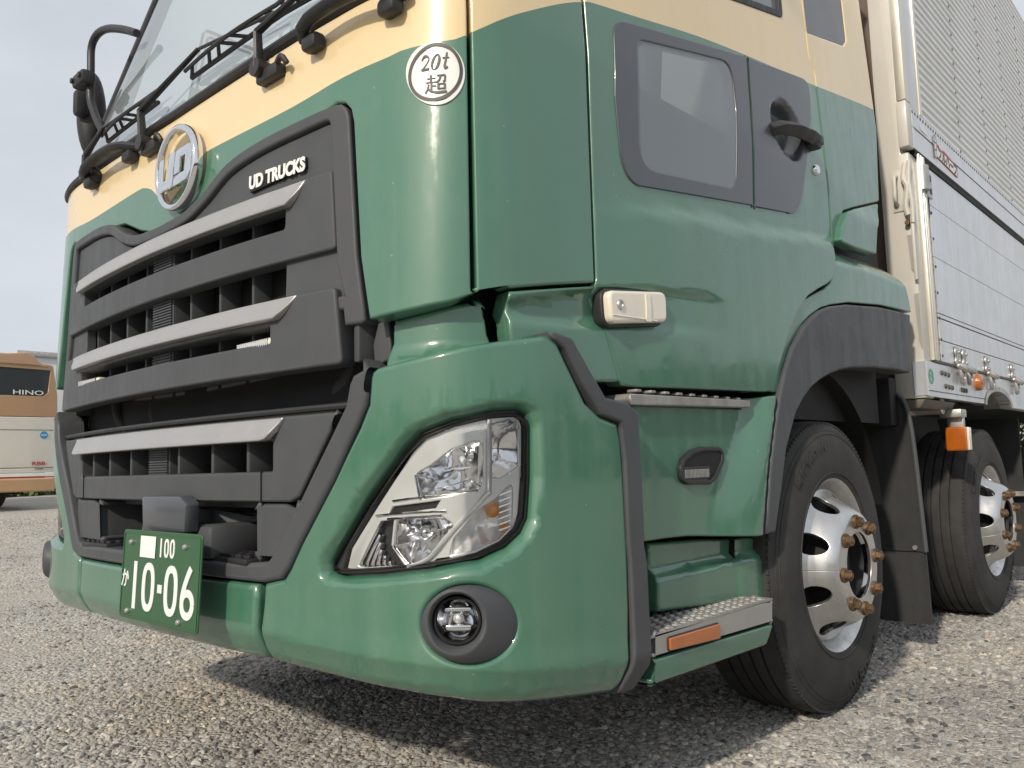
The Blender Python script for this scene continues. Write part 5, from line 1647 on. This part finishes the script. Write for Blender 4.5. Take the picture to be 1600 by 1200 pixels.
t.links.new(sep.outputs[0], cr.inputs['Fac'])
r1 = nd(t, 'ShaderNodeMapRange')
r1.inputs['From Min'].default_value = .42
r1.inputs['From Max'].default_value = .62
r1.inputs['To Max'].default_value = .75
t.links.new(n1.outputs['Fac'], r1.inputs['Value'])
mx1 = t.nodes.new('ShaderNodeMix')
mx1.data_type = 'RGBA'
mx1.inputs[7].default_value = (.40, .37, .32, 1)
t.links.new(r1.outputs['Result'], mx1.inputs[0])
t.links.new(cr.outputs['Color'], mx1.inputs[6])
t.links.new(mx1.outputs[2], b.inputs['Base Color'])
bp = nd(t, 'ShaderNodeBump', Strength=.9, Distance=.012)
t.links.new(vo.outputs['Distance'], bp.inputs['Height'])
bp.invert = True
t.links.new(bp.outputs['Normal'], b.inputs['Normal'])
gm = MB()
xs = [-400, -120, -60, -40, -30]+[-26+i*1.0 for i in range(37)]+[14, 20, 40, 120, 400]
ys = [-400, -120, -60, -30, -15]+[-8+i*2 for i in range(15)]+[26, 40, 70, 140, 400]
gv = [[gm.bm.verts.new((x, y, gz(x, y))) for y in ys] for x in xs]
for i in range(len(xs)-1):
    for j in range(len(ys)-1):
        gm.bm.faces.new((gv[i][j], gv[i+1][j], gv[i+1][j+1], gv[i][j+1]))
ground = gm.build('ground', GR)
ground['kind'] = 'structure'
# ---- loose stones: geometry nodes scatter over the part of the yard in front of the truck
ST = bpy.data.materials.new('crushed_stone')
ST.use_nodes = True
t = ST.node_tree
b = t.nodes['Principled BSDF']
b.inputs['Roughness'].default_value = .85
b.inputs['Specular IOR Level'].default_value = .25
oi = t.nodes.new('ShaderNodeObjectInfo')
cr = t.nodes.new('ShaderNodeValToRGB')
els = cr.color_ramp.elements
els[0].position = 0; els[0].color = (.10, .10, .10, 1)
els[1].position = 1; els[1].color = (.74, .71, .64, 1)
for p_, c_ in ((.10, (.26, .255, .25, 1)), (.32, (.43, .425, .405, 1)), (.52, (.37, .35, .315, 1)), (.74, (.57, .56, .535, 1)), (.90, (.44, .385, .32, 1))):
    e_ = els.new(p_); e_.color = c_
t.links.new(oi.outputs['Random'], cr.inputs['Fac'])
tcn = t.nodes.new('ShaderNodeTexCoord')
n1 = nd(t, 'ShaderNodeTexNoise', Scale=2.2, Detail=5.0)
t.links.new(tcn.outputs['Object'], n1.inputs['Vector'])
mr = nd(t, 'ShaderNodeMapRange')
mr.inputs['From Min'].default_value = .3; mr.inputs['From Max'].default_value = .7
mr.inputs['To Min'].default_value = .8; mr.inputs['To Max'].default_value = 1.2
t.links.new(n1.outputs['Fac'], mr.inputs['Value'])
vm = t.nodes.new('ShaderNodeVectorMath'); vm.operation = 'SCALE'
t.links.new(cr.outputs['Color'], vm.inputs[0]); t.links.new(mr.outputs['Result'], vm.inputs['Scale'])
geo = t.nodes.new('ShaderNodeNewGeometry')
n5 = nd(t, 'ShaderNodeTexNoise', Scale=.75, Detail=5.0, Roughness=.62)
t.links.new(geo.outputs['Position'], n5.inputs['Vector'])
m5 = nd(t, 'ShaderNodeMapRange')
m5.inputs['From Min'].default_value = .36; m5.inputs['From Max'].default_value = .64
t.links.new(n5.outputs['Fac'], m5.inputs['Value'])
c5 = t.nodes.new('ShaderNodeValToRGB')
c5.color_ramp.elements[0].color = (.54, .55, .57, 1)
c5.color_ramp.elements[1].color = (.90, .845, .77, 1)
ce = c5.color_ramp.elements.new(.5); ce.color = (.83, .83, .825, 1)
t.links.new(m5.outputs['Result'], c5.inputs['Fac'])
v5 = t.nodes.new('ShaderNodeVectorMath'); v5.operation = 'MULTIPLY'
t.links.new(vm.outputs['Vector'], v5.inputs[0]); t.links.new(c5.outputs['Color'], v5.inputs[1])
t.links.new(v5.outputs['Vector'], b.inputs['Base Color'])
def scatter(name, poly, density, rmin, rmax, seed, sub=2):
    sh = MB()
    # triangulated patch that hugs the ground
    x0, x1 = min(p[0] for p in poly), max(p[0] for p in poly)
    y0_, y1_ = min(p[1] for p in poly), max(p[1] for p in poly)
    nx, ny = 24, 24
    for i in range(nx):
        for j in range(ny):
            q_ = [(x0+(x1-x0)*(i+a)/nx, y0_+(y1_-y0_)*(j+c)/ny) for a, c in ((0, 0), (1, 0), (1, 1), (0, 1))]
            if inside(((q_[0][0]+q_[2][0])/2, (q_[0][1]+q_[2][1])/2), poly):
                sh.bm.faces.new([sh.bm.verts.new((x, y, gz(x, y)-.001)) for x, y in q_])
    bmesh.ops.remove_doubles(sh.bm, verts=sh.bm.verts[:], dist=1e-4)
    o = sh.build(name, ST, smooth=False)
    o['kind'] = 'stuff'
    ng = bpy.data.node_groups.new(name, 'GeometryNodeTree')
    ng.interface.new_socket('Geometry', in_out='INPUT', socket_type='NodeSocketGeometry')
    ng.interface.new_socket('Geometry', in_out='OUTPUT', socket_type='NodeSocketGeometry')
    N = ng.nodes.new
    gi_, go_ = N('NodeGroupInput'), N('NodeGroupOutput')
    dp = N('GeometryNodeDistributePointsOnFaces')
    dp.inputs['Density'].default_value = density
    dp.inputs['Seed'].default_value = seed
    # patches of sandy ground carry fewer stones
    pos = N('GeometryNodeInputPosition')
    nz_ = N('ShaderNodeTexNoise')
    nz_.inputs['Scale'].default_value = .9
    nz_.inputs['Detail'].default_value = 6.0
    nz_.inputs['Roughness'].default_value = .65
    mrr = N('ShaderNodeMapRange')
    mrr.inputs['From Min'].default_value = .42
    mrr.inputs['From Max'].default_value = .62
    mrr.inputs['To Min'].default_value = density
    mrr.inputs['To Max'].default_value = density*.22
    ng.links.new(pos.outputs[0], nz_.inputs['Vector'])
    ng.links.new(nz_.outputs['Fac'], mrr.inputs['Value'])
    ng.links.new(mrr.outputs['Result'], dp.inputs['Density'])
    ico = N('GeometryNodeMeshIcoSphere')
    ico.inputs['Radius'].default_value = 1
    ico.inputs['Subdivisions'].default_value = sub
    sp_ = N('GeometryNodeSetPosition')
    p2 = N('GeometryNodeInputPosition')
    vr = N('ShaderNodeTexVoronoi')
    vr.inputs['Scale'].default_value = 1.1
    nrm = N('ShaderNodeVectorMath'); nrm.operation = 'SCALE'
    mm_ = N('ShaderNodeMapRange')
    mm_.inputs['From Max'].default_value = .9
    mm_.inputs['To Min'].default_value = -.32
    mm_.inputs['To Max'].default_value = .28
    ng.links.new(p2.outputs[0], vr.inputs['Vector'])
    ng.links.new(vr.outputs['Distance'], mm_.inputs['Value'])
    ng.links.new(p2.outputs[0], nrm.inputs[0])
    ng.links.new(mm_.outputs['Result'], nrm.inputs['Scale'])
    ng.links.new(ico.outputs['Mesh'], sp_.inputs['Geometry'])
    ng.links.new(nrm.outputs['Vector'], sp_.inputs['Offset'])
    ip = N('GeometryNodeInstanceOnPoints')
    rv_ = N('FunctionNodeRandomValue'); rv_.data_type = 'FLOAT_VECTOR'
    rv_.inputs[0].default_value = (-.45, -.45, 0); rv_.inputs[1].default_value = (.45, .45, 6.28)
    rs_ = N('FunctionNodeRandomValue'); rs_.data_type = 'FLOAT'
    rs_.inputs[2].default_value = 0; rs_.inputs[3].default_value = 1
    rs_.inputs['Seed'].default_value = seed+3
    pw = N('ShaderNodeMath'); pw.operation = 'POWER'; pw.inputs[1].default_value = 2.6
    sc_ = N('ShaderNodeMapRange')
    sc_.inputs['To Min'].default_value = rmin; sc_.inputs['To Max'].default_value = rmax
    rv2_ = N('FunctionNodeRandomValue'); rv2_.data_type = 'FLOAT_VECTOR'
    rv2_.inputs[0].default_value = (.75, .65, .42); rv2_.inputs[1].default_value = (1.35, 1.05, .8)
    rv2_.inputs['Seed'].default_value = seed+5
    vsn = N('ShaderNodeVectorMath'); vsn.operation = 'SCALE'
    ng.links.new(rs_.outputs[1], pw.inputs[0])
    ng.links.new(pw.outputs[0], sc_.inputs['Value'])
    ng.links.new(rv2_.outputs[0], vsn.inputs[0])
    ng.links.new(sc_.outputs['Result'], vsn.inputs['Scale'])
    sm__ = N('GeometryNodeSetMaterial'); sm__.inputs['Material'].default_value = ST
    ng.links.new(gi_.outputs[0], dp.inputs['Mesh'])
    ng.links.new(dp.outputs['Points'], ip.inputs['Points'])
    ng.links.new(sp_.outputs['Geometry'], sm__.inputs['Geometry'])
    ng.links.new(sm__.outputs['Geometry'], ip.inputs['Instance'])
    ng.links.new(rv_.outputs[0], ip.inputs['Rotation'])
    ng.links.new(vsn.outputs['Vector'], ip.inputs['Scale'])
    ng.links.new(ip.outputs['Instances'], go_.inputs[0])
    md = o.modifiers.new('scatter', 'NODES')
    md.node_group = ng
    return o
near = [(1.9, -.4), (2.9, .7), (2.1, 7.5), (.4, 7.5), (-2.6, 3.2), (-3.4, 1.6), (.2, -.9)]
scatter('gravel_stones', near, 6600, .0038, .0155, 3)
mid = [(-2.6, 3.2), (-3.4, 1.6), (-.8, -.4), (-3.0, -.6), (-11, 1.6), (-11, 5.0), (-5, 6)]
scatter('gravel_stones', mid, 1900, .006, .018, 11, sub=1)
far_ = [(-10.8, 1.2), (-10.8, 5.4), (-22, 9), (-22, 1.5)]
# ================================================================== minibus in the left background
BB1 = mat('bus_bronze_paint', (.42, .255, .135), .35, 0, .8, var=.04)
BB2 = mat('bus_cream_paint', (.66, .63, .55), .4, 0, .6, var=.03)
BB3 = mat('bus_tan_paint', (.50, .315, .17), .4, 0, .5, var=.04)
BGL = glassy('bus_glass', (.08, .10, .11), ior=1.55, body=((.035, .045, .05), .85))
X0 = -12.5
bus = tag(empty('minibus', None, (X0, 2.8, gz(X0, 2.8))), 'bronze and cream minibus with dark rear window parked beyond the truck', 'minibus')
bx, by, bz_ = bus.location
def BUS(y, z):
    return (X0-.02*((y-2.8)/1.1)**2*1.5, y, z)
def bpart(name, l, m, off=0.0, thick=.05, r=.02, holes=(), disp=None, par=bus, grid=.12, rd_=0.0):
    l = rounded(l, rd_) if rd_ else l
    o = panel(name, l, BUS, m, par, off=off, thick=thick, r=r, holes=holes, grid=grid, disp=disp)
    o.matrix_parent_inverse = Matrix.Translation((-bx, -by, -bz_))
    return o
bl, brr = 1.66, 3.90
core = MB()
core.loft([[(x, bl+.03, .72), (x, brr-.05, .72), (x, brr-.04, 1.9), (x, brr-.14, 2.62), (x, brr-.45, 2.82), (x, bl+.45, 2.82), (x, bl+.10, 2.62), (x, bl+.02, 1.9)] for x in (X0-.35, X0-6.5)], cap0=True, cap1=True)
co2 = core.build('bus_body', BB1, bus); co2.matrix_parent_inverse = Matrix.Translation((-bx, -by, -bz_))
lean_ = lambda y, z: -.06*max(0, abs(y-2.78)-.8)
win_ = [(1.80, 2.20), (3.70, 2.225), (3.765, 2.29), (3.80, 2.66), (1.80, 2.69)]
bpart('bus_rear_panel', [(bl, 1.87), (brr+.03, 1.885), (brr+.02, 2.25), (brr-.06, 2.735), (bl+.04, 2.735), (bl, 2.25)], BB1, holes=[win_], disp=lean_, r=.008)
bpart('bus_roof', [(bl+.04, 2.735), (brr-.07, 2.735), (brr-.20, 2.745), (brr-.28, 2.79), (brr-.34, 2.87), (brr-.46, 2.94), (brr-.60, 2.925), (brr-.75, 2.90), (bl+.75, 2.90), (bl+.4, 2.93), (bl+.2, 2.8)], BB1, disp=lean_, r=.03, off=.012)
bpart('bus_rear_window', win_, BGL, off=-.015, thick=.01, r=.004, disp=lean_)
bpart('bus_body_side', [(bl, 1.045), (brr, 1.045), (brr+.02, 1.88), (bl, 1.865)], BB2, r=.02, disp=lean_)
bpart('bus_lower_panel', [(bl, .965), (brr, .965), (brr, 1.037), (bl, 1.037)], BB2, r=.01, disp=lean_)
bpart('bus_stripe', [(bl, .905), (brr, .905), (brr, .960), (bl, .960)], WHITE, r=.004, disp=lean_, off=.01)
bpart('bus_stripe', [(bl, .885), (brr, .885), (brr, .902), (bl, .902)], RED, r=.002, disp=lean_, off=.01)
bpart('bus_bumper', [(bl, .67), (brr, .655), (brr+.01, .88), (bl, .88)], BB3, r=.03, off=.05, thick=.12, disp=lean_)
bpart('bus_seam', [(bl, 1.655), (brr, 1.66), (brr, 1.668), (bl, 1.663)], INK, off=.004, thick=.004, r=.001, disp=lean_)
BLUE = mat('blue_print', (.03, .27, .55), .5)
bs = bpart('bus_sticker', [(3.72+.062*math.cos(k*.3927), 1.58+.062*math.sin(k*.3927)) for k in range(16)], BLUE, off=.006, thick=.004, r=.001, disp=lean_)
bpart('sticker_band', [(3.675, 1.57), (3.765, 1.57), (3.765, 1.59), (3.675, 1.59)], BB2, off=.008, thick=.003, r=.001, disp=lean_)
bpart('bus_vent', [(3.59, 1.02), (3.72, 1.02), (3.72, 1.032), (3.59, 1.032)], INK, off=.006, thick=.004, r=.001, disp=lean_)
def BUSW(y, z):
    return (X0+.006+lean_(y, z)-.03*((y-2.8)/1.1)**2, y, z)
o = text_on('bus_lettering', 'HINO', .105, BUSW, 3.46, 2.27, .004, STICK, bus, sx=1.75, bold=.001); o.matrix_parent_inverse = Matrix.Translation((-bx, -by, -bz_))
o = text_on('bus_lettering', 'RB8-', .085, BUSW, 3.66, 1.11, .012, RED, bus, sx=1.45, bold=.0015); o.matrix_parent_inverse = Matrix.Translation((-bx, -by, -bz_))
for y in (2.05, 3.22):
    for x in (X0-.9, X0-4.9):
        bw = MB().lathe([(.001, -.12), (.24, -.12), (.40, -.13), (.44, -.08), (.44, .08), (.40, .13), (.24, .12), (.001, .12)], 28, 'Y', (x, y, gz(x, y)+.44))
        o = bw.build('bus_wheel', RUBBER, bus); o.matrix_parent_inverse = Matrix.Translation((-bx, -by, -bz_))
for y in (2.3, 3.2):
    o = MB().box((X0-1.3, y, 2.15), (.3, .42, .7), bev=.06).build('bus_seat', SEAT, bus); o.matrix_parent_inverse = Matrix.Translation((-bx, -by, -bz_))
o = MB().box((X0-1.0, 2.8, .72), (.5, 1.7, .2)).build('bus_underbody', BLACK, bus); o.matrix_parent_inverse = Matrix.Translation((-bx, -by, -bz_))
# white lorry behind it
WH = mat('lorry_white', (.62, .64, .66), .5, var=.04)
bt = tag(empty('box_lorry', None, (-21, 6.6, gz(-21, 6.6))), 'white box lorry half hidden behind the bronze minibus', 'lorry')
def bpart2(name, mb, m):
    o = mb.build(name, m, bt); o.matrix_parent_inverse = Matrix.Translation(-bt.location)
    return o
bpart2('lorry_box', MB().box((-22.5, 6.9, 2.75), (3.2, 2.3, 2.75), bev=.04), WH)
bpart2('lorry_box_frame', MB().box((-20.86, 6.9, 4.06), (.06, 2.36, .14), bev=.02).box((-20.86, 8.02, 2.75), (.06, .10, 2.7), bev=.02), STEEL)
bpart2('lorry_chassis', MB().box((-22.5, 6.9, 1.2), (3.0, 1.2, .3)), BLACK)
for y in (6.0, 7.8):
    bpart2('lorry_wheel', MB().lathe([(.001, -.12), (.4, -.13), (.46, -.08), (.46, .08), (.4, .13), (.001, .12)], 24, 'Y', (-22.3, y, gz(-22, y)+.46)), RUBBER)
# ================================================================== vegetation at the edge of the yard
LEAF = mat('leaf_green', (.085, .13, .03), .6, var=.4, scale=3)
LEAF3 = mat('leaf_yellow', (.24, .27, .05), .6, var=.35, scale=4)
LEAF2 = mat('leaf_dark', (.035, .06, .022), .65, var=.4, scale=2)
def clumps(name, pts, n, size, m, seed):
    rnd = random.Random(seed)
    mb = MB()
    for k in range(n):
        cx, cy, cz, rx, rz = pts[rnd.randrange(len(pts))]
        while True:
            a = [rnd.uniform(-1, 1) for _ in range(3)]
            if sum(q_*q_ for q_ in a) < 1: break
        p = Vector((cx+a[0]*rx, cy+a[1]*rx, max(.05, cz+a[2]*rz)))
        s = size*rnd.uniform(.6, 1.5)
        d1 = Vector((rnd.gauss(0, 1), rnd.gauss(0, 1), rnd.gauss(0, 1))).normalized()
        d2 = d1.orthogonal().normalized()
        vs4 = [mb.bm.verts.new(p+d1*s*u+d2*s*.6*v) for u, v in ((-1, 0), (0, -.8), (1, 0), (0, .8))]
        mb.bm.faces.new(vs4)
    return mb.build(name, m, None, smooth=False, recalc=False)
gr = clumps('grass_verge', [(-20-k*.6, 3+k*.9, .5, .9, .22) for k in range(10)], 5000, .09, LEAF, 5)
gr['kind'] = 'stuff'
sh_ = tag(clumps('shrub', [(-1.2+k*.35, 9.2+.5*k, .75+.1*(k % 3), .55, .6) for k in range(9)], 12000, .035, LEAF3, 9), 'yellow-green shrub seen past the second wheel', 'shrub')
rnd = random.Random(4)
tp = []
for k in range(150):
    a = R(-150)+R(215)*k/150
    r_ = 48+rnd.uniform(-6, 8)
    h = rnd.uniform(2.2, 4.6)
    tp.append((r_*math.cos(a), r_*math.sin(a), h*.55, 3.2, h*.7))
tl = clumps('tree_line', tp, 26000, .75, LEAF2, 21)
tl['kind'] = 'stuff'
